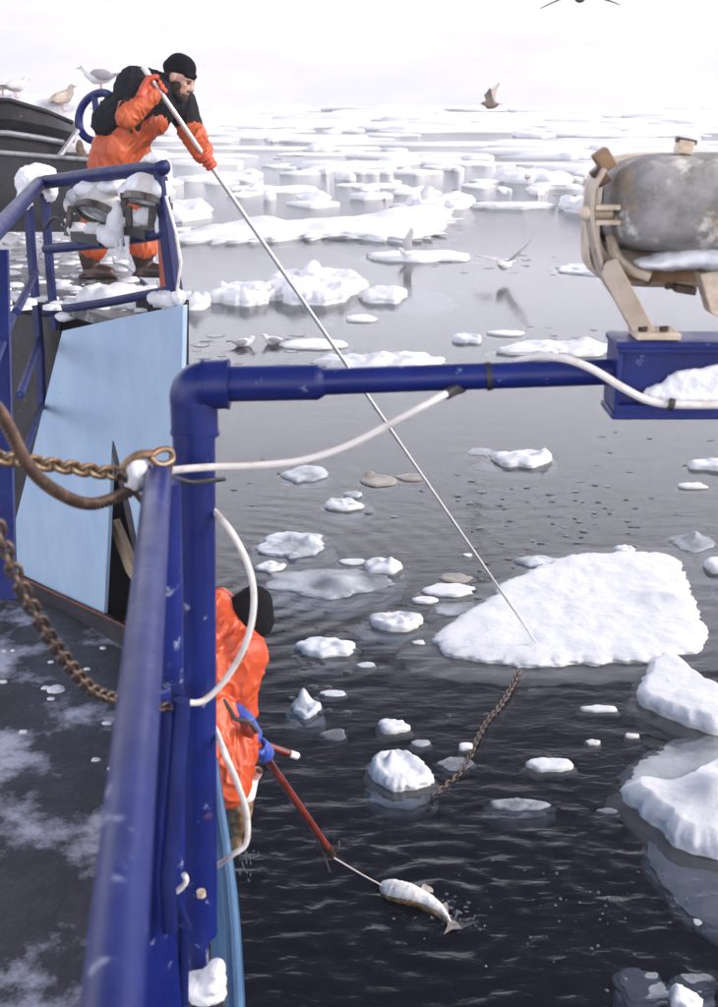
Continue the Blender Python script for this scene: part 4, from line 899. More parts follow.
# ------------------------------------------------------------------ chains: every link is a piece
def link_mesh(L, w, r):
    pts = []; n = 14; s = (L-w)/2
    for k in range(n):
        a = 2*math.pi*k/n; x = math.cos(a)*w/2; y = math.sin(a)*w/2
        pts.append(V(y+math.copysign(s, y) if abs(y) > 1e-6 else y, x, 0))
    m = MB(); vs = []; ns = 6
    for i, p in enumerate(pts):
        t = (pts[(i+1) % n]-pts[i-1]).normalized(); b = V(0,0,1); a_ = t.cross(b)
        for q in range(ns): vs.append(p+a_*math.cos(2*math.pi*q/ns)*r+b*math.sin(2*math.pi*q/ns)*r)
    m.add(vs, [(i*ns+q, i*ns+(q+1) % ns, ((i+1) % n)*ns+(q+1) % ns, ((i+1) % n)*ns+q) for i in range(n) for q in range(ns)])
    return m.mesh('link')
def chain(label, pts, L, w, r, mat):
    P = smooth_path(pts, 20); t = thing('chain', label, 'chain', P[0]); me = link_mesh(L, w, r); me.materials.append(M[mat]); shade(me, 180)
    pitch = L-2.1*r; acc = 0.0; i = 0; k = 0; cur = P[0]
    while i < len(P)-1:
        a = cur; need = pitch
        while i < len(P)-1 and (P[i+1]-cur).length < need: need -= (P[i+1]-cur).length; cur = P[i+1]; i += 1
        if i >= len(P)-1: break
        cur = cur+(P[i+1]-cur).normalized()*need
        d = (cur-a).normalized(); o = bpy.data.objects.new('link', me); COL.objects.link(o)
        q = d.to_track_quat('X', 'Z').to_matrix() @ Matrix.Rotation(R(40 if k % 2 else -50), 3, 'X')
        o.parent = t; o.location = (a+cur)/2-t.location; o.rotation_euler = q.to_euler(); k += 1
chain('brassy brown chain stretched to the rail end, topmost of the two chains', [atY(-70,448,2.0), atY(0,458,2.18), atY(60,466,2.32), atY(110,473,2.45), atY(126,470,2.47)], .040, .030, .0058, 'chain_gold')
chain('rusty chain hanging in front of the main deck, lower of the two chains', [atY(-20,480,1.75), atY(0,535,1.78), atY(18,580,1.8), atY(45,630,1.85), atY(75,672,1.95), atY(100,694,2.05), atY(150,706,2.3), atY(172,706,2.4)], .030, .021, .0044, 'chain')
def rope_wrapped(label, pts, r):
    P = smooth_path(pts, 16); t = MB().tube(P, r*.8, 8).build('wire_rope', M['rubber']); tag(t, label, 'wire rope')
    Q = []; acc = 0
    for i in range(len(P)-1):
        for s_ in range(6): Q.append(P[i].lerp(P[i+1], s_/6))
    for ph in (0, 2.1, 4.2):
        out = []; dist = 0
        for i, p in enumerate(Q):
            d = (Q[min(i+1, len(Q)-1)]-Q[max(i-1, 0)]).normalized(); a = d.cross(V(0,1,0)).normalized(); b = d.cross(a)
            if i: dist += (p-Q[i-1]).length
            w = dist*2*math.pi/.035+ph; out.append(p+a*math.cos(w)*r*.62+b*math.sin(w)*r*.62)
        MB().tube(out, r*.5, 5).build('strand', M['rubber'], t)
    return t
rope_wrapped('thick dark brown twisted rope sagging from the left to the rail end', [atY(-40,370,1.95), atY(0,413,2.05), atY(30,468,2.15), atY(62,495,2.25), atY(92,504,2.35), atY(122,495,2.43), atY(140,486,2.48)], .0125)
# shackle and thimble holding chain and rope at the rail end
sh = thing('shackle', 'rusty shackle and rings lashing the chain to the rail end', 'shackle', atY(140,480,2.48))
MB().tube(smooth_path([atY(119,478,2.46), atY(126,464,2.46), atY(139,455,2.46), atY(152,454,2.47)], 6), .010, 10).build('bow', M['chain_gold'], sh)
MB().tube(smooth_path([atY(150,456,2.47), atY(160,450,2.49), atY(170,450,2.5), atY(172,460,2.5), atY(160,465,2.47), atY(150,458,2.46)], 6), .007, 8).build('ring', M['chain_gold'], sh)
MB().tube(smooth_path([atY(120,472,2.44), atY(128,482,2.45), atY(138,496,2.46), atY(146,506,2.48)], 6), .007, 8).build('pin', M['chain'], sh)
MB().tube(smooth_path([atY(172,450,2.52), atY(171,462,2.52), atY(169,476,2.52)], 6), .006, 8).build('pin', M['rust'], sh)
blob('snow_heap', 'frozen snow knob inside the rusty shackle at the rail end', [(atY(137,473,2.46), (.026,.024,.034)), (atY(134,482,2.46), (.022,.022,.022)), (atY(143,464,2.47), (.014,.016,.016))], wr=.004, ws=60, vox=.004)

pole_refl = [onz(519, 671, .03), onz(512, 686, .02), onz(500, 706, .01), onz(487, 722, .005), onz(476, 742, .004), onz(470, 757, .002), onz(462, 772, .0), onz(447, 785, -.006), onz(434, 797, -.015), onz(428, 812, -.03)]  # added links along the pole's mirror line, standing in for its reflection
chain('dark links laid on the water below the big slab to draw the reflection of the pole', pole_refl, .066, .040, .0085, 'chain')

# ================================================================== PEOPLE
def frame(x, z_hint):
    x = Vector(x).normalized(); y = Vector(z_hint).cross(x).normalized(); z = x.cross(y); return x, y, z
def hand_mb(grip, axis, wrist, rpole, s=1.0, thumb_side=1):
    """a glove: palm on the wrist side of the pole, four unequal fingers wrapped round it, thumb closing from below"""
    mb = MB(); ax = Vector(axis).normalized(); g = Vector(grip); w = Vector(wrist)
    to = (w-g); to = (to-ax*to.dot(ax)*.7); to.normalize(); to = (to-ax*to.dot(ax)).normalized(); sd_ = ax.cross(to)
    pc = g+to*(rpole+.022*s)
    for k in (-.030, -.010, .010, .030): mb.cap(pc+ax*k*s+sd_*.004, pc+ax*k*s*.8+to*.055*s, .0165*s, .019*s, 8)
    mb.cap(pc+to*.05*s, w, .026*s, .031*s, 10)
    for i, (k, ln, rr) in enumerate(((-.033, .80, .0105), (-.011, .95, .0118), (.011, 1.0, .0122), (.033, .92, .0118))):
        pts = []; n = 7
        for j in range(n+1):
            a = R(25)+R(235)*ln*j/n; rad = rpole+rr*s*.9
            pts.append(g+ax*(k*s)+to*(math.cos(a)*rad)+sd_*(math.sin(a)*rad)*1.0)
        mb.chain_caps(pts, [rr*s*(1-.18*j/n) for j in range(n+1)], 7)
    t0 = pc+ax*(.036*s)*thumb_side+to*.03*s
    pts = [t0, g+ax*(.052*s)*thumb_side+to*(rpole+.012*s)-sd_*(.012*s), g+ax*(.046*s)*thumb_side-sd_*(rpole+.014*s), g+ax*(.036*s)*thumb_side-sd_*(rpole+.008*s)-to*(rpole*.8+.008*s)]
    mb.chain_caps(pts, [.017*s, .0155*s, .0135*s, .0115*s], 7)
    return mb
def J(u, v, y): return atY(u, v, y)
# ---------------- the man on the bow with the long pole
Y0 = 8.5
H1 = J(157, 87, Y0-.27); TIP = onz(535, 641, .10)
ptop_ = H1+(H1-TIP)*.0
pdir = (TIP-H1).normalized()
def on_pole(v):
    lo, hi = 0.0, 1.0
    for _ in range(50):
        m_ = (lo+hi)/2; p = H1.lerp(TIP, m_)-EYE; vv = CY-F*p.dot(UPV)/p.dot(FW)
        if vv < v: lo = m_
        else: hi = m_
    return H1.lerp(TIP, lo)
H2 = on_pole(160)
pole = MB().tube([H1-pdir*.14, H1, H1.lerp(TIP, .3), TIP+pdir*.02], [.0165, .0165, .015, .0115], 12).build('long_pole', M['alu'])
tag(pole, 'long thin metal pole held by the man on the bow, reaching the big slab', 'pole'); origin(pole, H1)
MB().tube([H1-pdir*.15, H1-pdir*.10], .0195, 12).build('end_cap', M['white_tip'], pole)
man = thing('person', 'bearded man in orange bib trousers, black sweater and cap, leaning out with a long pole', 'person', J(115, 272, Y0))
pel = J(121, 143, Y0); wst = J(126, 124, Y0-.02); chs = J(148, 101, Y0-.02); nkb = J(166, 88, Y0-.02); hd = J(179, 78, Y0-.03)
shR, elR, wrR = J(144, 93, Y0-.17), J(127, 117, Y0-.36), J(151, 97, Y0-.31)
shL, elL = J(180, 101, Y0+.15), J(190, 128, Y0+.16); wrL = elL.lerp(H2, .86)+V(-.01,0,.01)
hpR, hpL = J(112, 150, Y0-.09), J(130, 150, Y0+.10)
knR, knL = J(99, 208, Y0-.06), J(141, 206, Y0+.08)
anR, anL = J(90, 256, Y0-.02), J(143, 259, Y0+.05)
# body: one continuous skin
mb = MB(); mb.chain_caps([pel, wst, chs, nkb], [.13, .125, .135, .07]); mb.chain_caps([nkb, hd], [.06, .058])
for a, b, c in ((shR, elR, wrR), (shL, elL, wrL)): mb.cap(chs.lerp(nkb, .5), a, .08, .06); mb.chain_caps([a, b, c], [.055, .043, .032])
for a, b, c in ((hpR, knR, anR), (hpL, knL, anL)): mb.cap(pel, a, .12, .10); mb.chain_caps([a, b, c], [.095, .062, .045])
def head_mb(c, fwd, up, s=1.0):
    x = Vector(fwd).normalized(); up = Vector(up); y = up.cross(x).normalized(); z = x.cross(y); Rm = Matrix((x, y, z)).transposed()
    P = lambda a, b, d: c+x*a*s+y*b*s+z*d*s
    m_ = MB(); m_.ell(P(-.008,0,.035), (.098*s,.076*s,.098*s), Rm).ell(P(.036,0,-.045), (.062*s,.058*s,.070*s), Rm).ell(P(.062,0,-.088), (.028*s,.032*s,.026*s), Rm)
    m_.ell(P(.072,0,.022), (.026*s,.055*s,.016*s), Rm)                                    # brow
    m_.cap(P(.090,0,.012), P(.112,0,-.026), .010*s, .0155*s, 8).ell(P(.103,.012,-.03), .010*s).ell(P(.103,-.012,-.03), .010*s)   # nose
    for q in (1, -1): m_.ell(P(.066,.036*q,-.016), (.022*s,.022*s,.02*s), Rm)           # cheeks
    m_.ell(P(.090,0,-.056), (.012*s,.026*s,.008*s), Rm).ell(P(.087,0,-.070), (.012*s,.022*s,.008*s), Rm)                          # lips
    for q in (1, -1): m_.ell(P(-.005,.079*q,-.005), (.022*s,.009*s,.032*s), Rm)         # ears
    return m_, P, Rm
fw_ = V(.86, -.30, -.42); up_ = V(.40, -.06, .9)
hm, P, Rm = head_mb(hd, fw_, up_, 1.06)
mb.v_off = 0; mb.add(hm.v, hm.f)
organic(mb, 'body', M['skin'], man, .008, 2)
bd = MB(); bd.ell(P(.058,0,-.085), (.048,.05,.043), Rm).ell(P(.030,.052,-.05), (.035,.014,.05), Rm).ell(P(.030,-.052,-.05), (.035,.014,.05), Rm).ell(P(.095,0,-.046), (.016,.034,.008), Rm).cap(P(.05,.045,-.08), P(.075,0,-.1), .025, .03).cap(P(.05,-.045,-.08), P(.075,0,-.1), .025, .03)
organic(bd, 'beard', M['beard'], man, .006, 3, .004, 60)
hr = MB(); hr.ell(P(-.02,0,.02), (.098,.083,.075), Rm); organic(hr, 'hair', M['beard'], man, .007, 2, .003, 60)
for q in (1, -1):
    MB().ell(P(.086,.032*q,.002), .0095, Rm).build('eye', M['eye'], man)
    MB().cap(P(.092,.018*q,.022), P(.084,.050*q,.020), .005, .004, 6).build('eyebrow', M['beard'], man)
ht = MB(); ht.ell(P(-.012,0,.066), (.108,.091,.086), Rm).ell(P(-.03,0,.04), (.103,.092,.07), Rm).cap(P(.07,.05,.045), P(.085,0,.043), .02, .022).cap(P(.07,-.05,.045), P(.085,0,.043), .02, .022)
organic(ht, 'cap', M['black_knit'], man, .008, 4, .003, 30)
# black sweater
sw = MB(); hemR, hemL = J(112, 123, Y0-.10), J(128, 126, Y0+.08)
sw.chain_caps([wst.lerp(pel,.05), chs, nkb], [.180, .205, .085]).cap(hemR, chs, .135, .17).cap(hemL, chs, .13, .17).cap(chs+V(-.06,0,.06), nkb, .17, .10).cap(J(108,120,Y0), J(118,112,Y0), .09, .13)
sw.cap(chs.lerp(nkb,.5), shR, .14, .115).cap(chs.lerp(nkb,.6), shL, .13, .115)
sw.chain_caps([shR, shR.lerp(elR,.6), shR.lerp(elR,.85)], [.112, .092, .085]).chain_caps([shL, shL.lerp(elL,.6), shL.lerp(elL,.92)], [.112, .100, .092])
sw.ell(nkb+V(.015,0,.03), (.075,.08,.06))
organic(sw, 'sweater', M['black_wool'], man, .010, 3, .020, 9)
# orange bib trousers
tr = MB(); bib = J(154, 120, Y0-.10)
tr.chain_caps([pel, wst, chs.lerp(wst,.35)], [.168, .170, .155]).cap(J(127,131,Y0-.05), bib, .165, .09).cap(J(135,130,Y0+.06), J(158,121,Y0+.02), .15, .085)
for a, b, c, cu in ((hpR, knR, anR, J(92,247,Y0-.03)), (hpL, knL, anL, J(143,247,Y0+.05))):
    tr.cap(pel, a, .162, .145).chain_caps([a, a.lerp(b,.5), b, b.lerp(c,.5), cu], [.15, .135, .12, .108, .104])
tr.ell(J(120,160,Y0), (.15,.17,.12))
organic(tr, 'bib_trousers', M['orange2'], man, .009, 4, .026, 8)
# oversleeves and gloves
for nm, pts, rs in (('oversleeve', [shR.lerp(elR,.80), elR, elR.lerp(wrR,.5), wrR], [.086, .080, .072, .062]), ('oversleeve', [shL.lerp(elL,.86), elL, elL.lerp(wrL,.5), wrL], [.092, .094, .082, .066])):
    sl = MB().chain_caps(pts, rs); organic(sl, nm, M['orange2'], man, .007, 3, .020, 14)
for g, w in ((H1, wrR), (H2, wrL)):
    organic(hand_mb(g, pdir, w, .018, 1.5, -1), 'glove', M['glove_red'], man, .006, 2, .002, 40)
for a, kk, dz in ((anR, V(.11,-.03,0), 0), (anL, V(.12,-.02,0), 0)):
    b = MB(); foot = V(a.x, a.y, FD+.05); b.chain_caps([a+V(0,0,.02), foot+V(0,0,.06)], [.082, .07]).cap(foot, foot+kk+V(.02,0,-.01), .06, .05).box(foot+kk*.5+V(0,0,-.035), (.27,.1,.025))
    organic(b, 'boot', M['boot'], man, .009, 2)
# ---------------- the man bent over the side with the gaff
gm = thing('person', 'man in bright orange jacket and black hat bent over the side, seen from behind', 'person', V(-.98, 4.9, DK))
dh = 5.35
gh = D(255, 613, dh); gn = D(229, 630, dh-.02); gc = D(212, 668, dh-.05); gw = V(-.74, 4.98, 2.52); gpel = V(-.80, 4.97, 2.42)
gsR, gsL = D(240, 655, dh-.10), D(214, 640, dh+.22)
geR, gwR = D(238, 700, dh-.02), D(236, 712, dh-.02)
HG1 = D(247, 722, 5.22); HG2 = D(263, 750, 5.26)
geL = D(226, 782, 5.10); 
gk = [V(-.86,4.84,2.0), V(-.86,5.14,2.0)]; ga = [V(-.90,4.82,1.68), V(-.90,5.16,1.68)]
mb = MB(); mb.chain_caps([gpel, gw, gc, gn], [.13,.12,.14,.07]).cap(gn, gh, .06, .06).ell(gh, (.085,.085,.11))
hm, P2, Rm2 = head_mb(gh+V(-.02,.04,-.03), V(.45,.62,-.62), V(.40,.48,.78), .92); mb.add(hm.v, hm.f)
mb.chain_caps([gsR, geR, HG1], [.055,.045,.032]).chain_caps([gsL, geL, HG2+V(-.06,-.02,-.03)], [.055,.045,.032]).cap(gc, gsR, .08,.06).cap(gc, gsL, .08, .06)
for k_, a_ in zip(gk, ga): mb.chain_caps([gpel, k_, a_], [.10,.07,.05])
organic(mb, 'body', M['skin'], gm, .012, 2)
jk = MB(); jk.chain_caps([gpel, gw, gc, gn.lerp(gc,.3)], [.16,.17,.20,.13]).cap(gc, gsR, .18, .125).cap(gc, gsL, .18, .12).cap(gn.lerp(gc,.3), gn+V(.01,0,.01), .12, .095)
jk.chain_caps([gsR, D(236,682,dh-.1), D(228,706,dh-.08)], [.125,.105,.085]).cap(D(236,682,dh-.1), D(240,708,dh-.06), .10, .075)
jk.chain_caps([gsL, D(210,720,5.15), geL, D(243,742,5.15)], [.12,.12,.115,.075]).cap(D(205,730,5.15), D(222,792,5.12), .12, .075).ell(D(226,790,5.12), (.055,.06,.04)).cap(geL, D(239,770,5.12), .10,.06)
organic(jk, 'jacket', M['orange'], gm, .007, 4, .024, 9)
hoodm = MB(); hoodm.cap(D(216,606,dh-.02), D(236,634,dh-.06), .075, .085).cap(D(222,600,dh+.05), D(238,618,dh+.02), .055, .06).cap(D(214,622,dh), D(236,642,dh-.08), .07, .05)
organic(hoodm, 'hood', M['orange'], gm, .006, 3, .016, 13)
for k_, a_ in zip(gk, ga): organic(MB().chain_caps([gpel+V(0,(k_.y-4.97)*.6,-.02), k_, a_+V(0,0,.05)], [.13,.105,.10]), 'trouser_leg', M['orange'], gm, .014, 3, .018, 7)
for a_ in ga: organic(MB().cap(a_, a_+V(0,0,.08), .08, .085).cap(a_+V(0,0,-.02), a_+V(.14,0,-.03), .055, .05), 'boot', M['boot'], gm, .01, 2)
hat = MB(); hat.ell(D(254,603,dh), (.085,.10,.075)).ell(D(257,620,dh-.01), (.080,.095,.08)).ell(D(253,612,dh-.02), (.095,.11,.108)).ell(D(244,614,dh), (.08,.1,.1))
organic(hat, 'hat', M['black_knit'], gm, .008, 4, .003, 25)
gdir = (D(331, 852, 6.15)-D(262, 752, 5.24)).normalized(); GT = D(331, 852, 6.15); G0 = D(262, 752, 5.24)
gp0 = D(300-64, 707, 5.0)
organic(hand_mb(D(262,750,5.24), gdir, D(252,738,5.16), .019, 1.25, -1), 'glove', M['glove_blue'], gm, .006, 2, .002, 40)
hg = hand_mb(D(250,731,5.18), gdir, D(234,712,5.2), .019, 1.2, 1); hg.cap(D(232,710,5.2), D(246,722,5.18), .048, .045)
organic(hg, 'glove', M['glove_blue'], gm, .006, 2, .002, 40)
MB().tube(smooth_path([D(222,698,5.12), D(230,710,5.10), D(236,719,5.08), D(248,722,5.09), D(258,732,5.12)]), .010, 8).build('strap', M['cord'], gm)
MB().box(D(250,692,dh-.1), (.05,.045,.06), Matrix.Rotation(R(25), 3, 'Y')).build('buckle', M['strap'], gm, bevel=.006)
MB().box(D(256,656,dh-.12), (.03,.03,.022), Matrix.Rotation(R(40), 3, 'Y')).build('cuff_tab', M['bolt'], gm, bevel=.004)
# gaff, its cord, the short stick
gf = MB().tube([G0-gdir*.25, G0, GT], [.019, .020, .0165], 12).build('gaff', M['gaff']); tag(gf, 'dark red wooden gaff with a hooked tip pointing down at the water', 'gaff'); origin(gf, GT)
MB().tube([GT-gdir*.07, GT+gdir*.03], .022, 10).build('ferrule', M['bolt'], gf)
hk = D(336, 848, 6.15)
MB().tube(smooth_path([GT+gdir*.02, D(334,853,6.15), D(338,848,6.15), D(339,841,6.15)]), [.007]*24+[.003] , 7).build('hook', M['bolt'], gf)
MB().tube(smooth_path([D(266,752,5.2), D(285,785,5.5), D(305,820,5.85), D(322,851,6.1), D(330,872,6.2)]), .0045, 6).build('cord', M['cord'], gf)
st = MB().tube([D(262,744,5.28), D(297,756,5.38)], .0155, 12).build('short_stick', M['gaff']); tag(st, 'short red stick with a white end poking out beside the blue glove', 'stick'); origin(st, D(262,744,5.28))
MB().tube([D(290,753.6,5.36), D(297.5,756.2,5.3815)], .0165, 12).build('white_end', M['white_tip'], st)
MB().tube([D(297.5,756.2,5.3815), D(300,757,5.39)], .010, 8).build('dark_tip', M['bolt'], st)

# ================================================================== FISH
def fish_mat():
    m, nt, n, l, p = nmat('wet_fish_skin'); tc = n.new('ShaderNodeTexCoord'); t = n.new('ShaderNodeTexNoise'); t.inputs['Scale'].default_value = 26; t.inputs['Detail'].default_value = 5
    l.new(tc.outputs['Object'], t.inputs['Vector']); r = n.new('ShaderNodeValToRGB'); e = r.color_ramp.elements
    e[0].position = .38; e[0].color = (.10,.055,.025,1); e[1].position = .66; e[1].color = (.38,.25,.13,1); l.new(t.outputs['Fac'], r.inputs[0]); l.new(r.outputs[0], p.inputs['Base Color'])
    p.inputs['Roughness'].default_value = .18; return m
M['fish_back'] = fish_mat()
M['fish_belly'] = pmat('white_fish_belly', (.80,.78,.74), .2, col2=(.72,.58,.50), scale=9, lo=.55, hi=.75)
M['fish_fin'] = pmat('wet_pale_fin', (.42,.38,.34), .2, col2=(.24,.19,.15), scale=24, lo=.4, hi=.65)
M['fish_pink'] = pmat('bloody_pink_flesh', (.62,.30,.24), .3, col2=(.72,.55,.48), scale=40)
fh = thing('fish', 'brown cod with a pale gaping head hanging from the side below the orange jacket', 'fish', D(240,845,5.22))
df_ = 5.2
MB().tube(smooth_path([D(244,792,df_), D(241,805,df_), D(239,820,df_+.01), D(238,834,df_+.02), D(237,846,df_+.02), D(236,852,df_+.02)], 5), [.045,.048,.05,.052,.054,.055,.055,.054,.053,.051,.049,.047,.044,.040,.036,.032,.028,.024,.020,.018,.016,.014,.012,.011,.010,.010][:26], 12, sx=.7).build('body', M['fish_back'], fh)
hdm = MB(); hdm.cap(D(246,795,df_), D(250,782,df_), .042, .036).cap(D(250,782,df_), D(255,774,df_-.01), .034, .026)
organic(hdm, 'head', M['fish_belly'], fh, .006, 3)
MB().tube([D(255,775,df_-.02), D(259,770,df_-.035)], [.026, .021], 12, cap=False).build('mouth', M['fish_pink'], fh)
MB().ell(D(257.5,772,df_-.03), (.016,.012,.016)).build('gullet_painted_dark', M['void'], fh)
MB().ell(D(240,793,df_-.045), .008).build('eye', M['gull_black'], fh); MB().ell(D(236,798,df_-.04), .012).build('gill', M['gull_black'], fh)
for a, b, c in (((232,812),(226,800),(234,822)), ((246,826),(252,838),(244,840)), ((232,838),(226,850),(235,852))):
    MB().prism([D(*a,df_), D(*b,df_+.02), D(*c,df_)], V(0,.006,0)).build('fin', M['fish_back'], fh)
def drips():
    rnd = random.Random(8); mb = MB()
    for k in range(26):
        u = rnd.gauss(243, 6); v = rnd.uniform(850, 885); mb.ell(D(u, v, 5.25), (.0035,.0035,.009*rnd.uniform(.5,1.4)), None, 6, 4)
    m, nt, n, l, p = nmat('water_drop'); p.inputs['Base Color'].default_value = (.2,.21,.25,1); p.inputs['Roughness'].default_value = .03; p.inputs['Alpha'].default_value = .42; M['drop'] = m
    tag(mb.build('water_drips', m), 'water dripping off the hanging cod', 'drips', kind='stuff')
drips()
# the fish being pulled in
ff = thing('fish', 'white bellied fish floating on its back at the end of the line', 'fish', onz(415,905,0))
fp = smooth_path([onz(383,886,.03), onz(393,889,.05), onz(408,893,.06), onz(424,899,.05), onz(437,907,.04), onz(445,914,.035), onz(452,924,.03)], 4)
nf = len(fp); rad = [.010+.058*math.sin(math.pi*min(1, ((i+.6)/nf)**.62))**.9 for i in range(nf)]
rad = [max(.012, r*(1.08-.62*(i/nf))) for i, r in enumerate(rad)]
organic(MB().tube(fp, rad, 14, sx=1.15), 'body', M['fish_belly'], ff, .006, 2, .006, 16)
organic(MB().tube([p+V(-.006,-.030,-.018) for p in fp[1:]], [r*.72 for r in rad[1:]], 10), 'flank', M['fish_back'], ff, .006, 2, .005, 16)
MB().prism([fp[5]+V(0,-.05,.0), fp[8]+V(0,-.09,-.01), fp[9]+V(0,-.10,.0), fp[9]+V(0,-.05,0)], V(0,0,.006)).build('fin', M['fish_back'], ff)
MB().prism([fp[-9]+V(.02,.02,0), fp[-8]+V(.05,.045,.015), fp[-6]+V(.035,.025,.005), fp[-4]+V(.01,.01,0)], V(0,0,.003)).build('fin', M['fish_fin'], ff)
MB().ell(fp[1], (.03,.03,.025)).build('snout', M['fish_pink'], ff)
a, b, c, d_ = onz(418,893,.06), onz(424,884,.09), onz(432,886,.10), onz(433,892,.04)
MB().prism([a, a.lerp(b,.75)+V(0,0,.01), b, b.lerp(c,.6)+V(.01,0,-.015), c.lerp(d_,.6), d_], V(.003,.005,-.002)).build('fin', M['fish_fin'], ff)
tt = fp[-1]; MB().prism([fp[-3]+V(-.006,0,0), tt+V(-.03,-.02,.0), tt+V(-.055,-.085,-.01), tt+V(-.005,-.05,.0), tt+V(.06,-.06,.012), tt+V(.03,-.005,.012), fp[-3]+V(.008,0,.004)], V(0,0,.004)).build('tail', M['fish_fin'], ff)
ln = MB().tube([D(331,856,6.15), D(350,868,6.5).lerp(fp[0], .35), fp[0]], .0048, 6).build('line', M['cordpale']); tag(ln, 'pale taut line from the gaff tip to the floating fish', 'fishing line'); origin(ln, fp[0])
def splash():
    rnd = random.Random(2); mb = MB()
    for k in range(60):
        a = rnd.uniform(0, 6.28); r = abs(rnd.gauss(.0, .16)); p = onz(452, 918, 0)+V(math.cos(a)*r, math.sin(a)*r*1.3, 0); z_ = max(0, rnd.gauss(.015, .02)); s_ = rnd.uniform(.002, .009)
        mb.ell(p+V(0,0,sea_h(p.x, p.y)+z_), s_, None, 6, 4)
    for k in range(30):
        p = onz(rnd.uniform(428,470), rnd.uniform(893,925), 0); mb.ell(p+V(0,0,sea_h(p.x,p.y)), (rnd.uniform(.006,.02), rnd.uniform(.006,.015), .006), None, 7, 4)
    tag(mb.build('splash', M['drop']), 'splash and foam thrown up by the fish tail', 'splash', kind='stuff')
splash()
def bubbles():
    rnd = random.Random(6); mb = MB(); rg = MB()
    for k in range(46):
        u, v = rnd.gauss(600, 75), rnd.gauss(920, 26)
        if u > 700 or v < 850 or u < 440: continue
        p = onz(u, v, 0); s_ = rnd.uniform(.004, .013); mb.ell(p+V(0,0,sea_h(p.x,p.y)+s_*.4), (s_, s_, s_*.8), None, 8, 5)
    tag(mb.build('bubbles', M['drop']), 'round bubbles and drops on the dark water near the lower right block', 'bubbles', kind='stuff')
bubbles()

# ================================================================== GULLS
GULLN = [0]
def gull(label, loc, heading, scale, wing='gull_grey', back='gull_white', pose='stand', tilt=0.0, wl=(0, 0), wr_=(0, 0), group=None, headm=None, roll=0.0, wlen=1.0):
    t = thing('gull', label, 'gull', (0,0,0), group)
    bz = .20 if pose == 'stand' else (.075 if pose == 'float' else 0.0)
    m_ = MB(); ct, st_ = math.cos(tilt), math.sin(tilt)
    Q = lambda x, y, z: V(x*ct-z*st_, y, bz+x*st_+z*ct)
    m_.chain_caps([Q(-.17,0,.015), Q(-.07,0,.0), Q(.06,0,.0), Q(.14,0,.03)], [.045,.092,.105,.075])
    up_head = .10 if pose != 'fly' else .03
    m_.cap(Q(.14,0,.03), Q(.20,0,up_head), .055, .048).ell(Q(.215,0,up_head+.008), (.052,.042,.044))
    organic(m_, 'body', M[back], t, .012, 3)
    MB().cap(Q(.25,0,up_head+.004), Q(.305,0,up_head-.008), .013, .006, 7).build('beak', M['beak'], t)
    for q in (1, -1): MB().ell(Q(.235,.036*q,up_head+.015), .008, None, 6, 4).build('eye', M['gull_black'], t)
    MB().prism([Q(-.15,.03,.02), Q(-.15,-.03,.02), Q(-.31,-.05,.015), Q(-.31,.05,.015)], Q(0,0,.012)-Q(0,0,0)).build('tail', M[back], t)
    if pose != 'fly' and wl == (0, 0):
        for q in (1, -1):
            m2 = MB(); m2.ell(Q(-.04,.082*q,.02), (.155,.032,.075), Matrix.Rotation(-tilt, 3, 'Y') @ Matrix.Rotation(R(-6), 3, 'Y')); m2.cap(Q(-.12,.055*q,.02), Q(-.33,.02*q,.03), .032, .008, 8)
            organic(m2, 'wing', M[wing], t, .012, 2)
            MB().cap(Q(-.26,.03*q,.03), Q(-.37,.015*q,.03), .014, .004, 6).build('wing_tip', M['gull_black' if wing == 'gull_grey' else wing], t)
    else:
        for q, (e1, e2) in ((1, wl), (-1, wr_)):
            a = Q(.09,.05*q,.04); b = Q(-.10,.05*q,.04)
            d1 = V(0, q*math.cos(e1), math.sin(e1)); d2 = V(-.35, q*math.cos(e2), math.sin(e2)).normalized()
            L1, L2 = .26*wlen, .34*wlen
            c0, c1 = a+d1*L1+V(.05,0,0), b+d1*L1+V(.02,0,0); e0 = c0+d2*L2+V(-.10,0,0); e_ = c1.lerp(e0, .8)+V(-.03,0,0)
            nn = d1.cross(V(1,0,0)).normalized()*.012
            m2 = MB(); vs = [a, b, c1, e_, e0, c0]; m2.prism(vs, nn); m2.build('wing', M[wing], t, autos=180, bevel=.004)
            MB().prism([e0.lerp(c0,.35)+nn*1.1, e_.lerp(c1,.3)+nn*1.1, e_+nn*1.1-V(.01,0,0), e0+d2*.05+nn*1.1], -nn*1.3).build('wing_tip', M['gull_black' if wing == 'gull_grey' else wing], t)
    if pose == 'stand':
        for q in (1, -1):
            MB().tube([Q(-.01,.035*q,-.05), V(.0,.035*q,.012)], .009, 6).build('leg', M['gull_leg'], t)
            MB().prism([V(-.01,.035*q-.008,.004), V(.06,.035*q-.03,.004), V(.06,.035*q+.03,.004), V(-.01,.035*q+.008,.004)], V(0,0,.008)).build('foot', M['gull_leg'], t)
    t.location = loc; t.rotation_euler = (roll, 0, heading); t.scale = (scale,)*3
    return t
E = math.pi
gull('white gull with grey wing standing behind the man on the bow, facing left', SY(101, 92, 10.2), E, .60)
gull('brownish young gull standing on the snow bank beside the skiff end', SY(63, 111, 10.2), R(35), .50, 'gull_brown', 'gull_brown', tilt=.3)
gull('pale gull at the far left edge above the skiff, cut by the picture edge', SY(3, 96, 10.2), R(205), .44, 'gull_pale', 'gull_white')
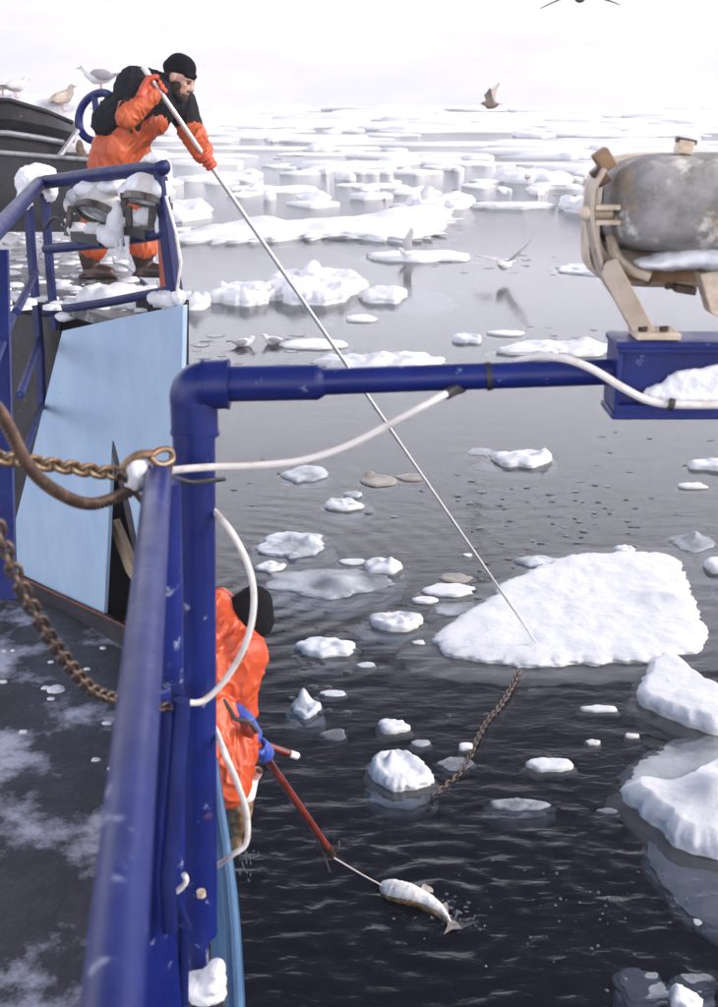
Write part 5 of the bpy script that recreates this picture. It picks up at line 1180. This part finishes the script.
gull('pale grey gull above the skiff, second from the left edge', SY(16, 98, 10.2), R(40), .46, 'gull_pale', 'gull_pale')
gull('gull with dark grey wings swimming left of its twin above the blue elbow', onz(243, 346, .0), R(5), .92, pose='float')
gull('gull with dark grey wings swimming nearest the pole, head to the left', onz(274, 344, .0), R(172), .92, pose='float')
gull('brown gull flying low over the far pack ice with wings raised', atY(491, 105, 27), R(160), .8, 'gull_brown', 'gull_dbrown', 'fly', wl=(R(48), R(28)), wr_=(R(66), R(44)), wlen=1.1)
gull('gull landing on a thin floe with one wing straight up', onz(408, 256, .15), R(185), 1.15, 'gull_pale', 'gull_white', 'float', wl=(R(75), R(80)), wr_=(R(80), R(88)))
gull('gull skimming the water with one wing up, right of the pole', atY(505, 264, 33), R(235), 1.55, 'gull_pale', 'gull_white', 'fly', wl=(R(40), R(52)), wr_=(R(10), R(0)))
gull('far gull with raised wing on the floe behind the ridge', onz(425, 204, .5), R(190), 1.2, 'gull_pale', 'gull_white', 'float', wl=(R(78), R(80)), wr_=(R(80), R(88)))
gull('tiny far gull standing upright on a far floe right of centre', onz(527, 182, .4), R(100), 1.1, 'gull_brown', 'gull_brown')
gull('dark bird high up, cut by the top edge of the picture', atY(580, -4, 16), R(80), .75, 'gull_dbrown', 'gull_dbrown', 'fly', wl=(R(-15), R(-25)), wr_=(R(-12), R(-22)))

# ------------------------------------------------------------------ thin cold air between here and the far shore
hz = MB().box((0, 295, 31), (1310, 720, 76)).build('haze', bpy.data.materials.new('thin_haze'), smooth=False)
hm_ = hz.data.materials[0]; hm_.use_nodes = True; hn = hm_.node_tree.nodes; hn.clear()
ho = hn.new('ShaderNodeOutputMaterial'); hv = hn.new('ShaderNodeVolumePrincipled'); hv.inputs['Color'].default_value = (.96,.96,1,1)
hv.inputs['Density'].default_value = .0016; hv.inputs['Anisotropy'].default_value = .2; hm_.node_tree.links.new(hv.outputs[0], ho.inputs['Volume'])
tag(hz, 'thin cold haze over the icy water', 'haze', kind='stuff')
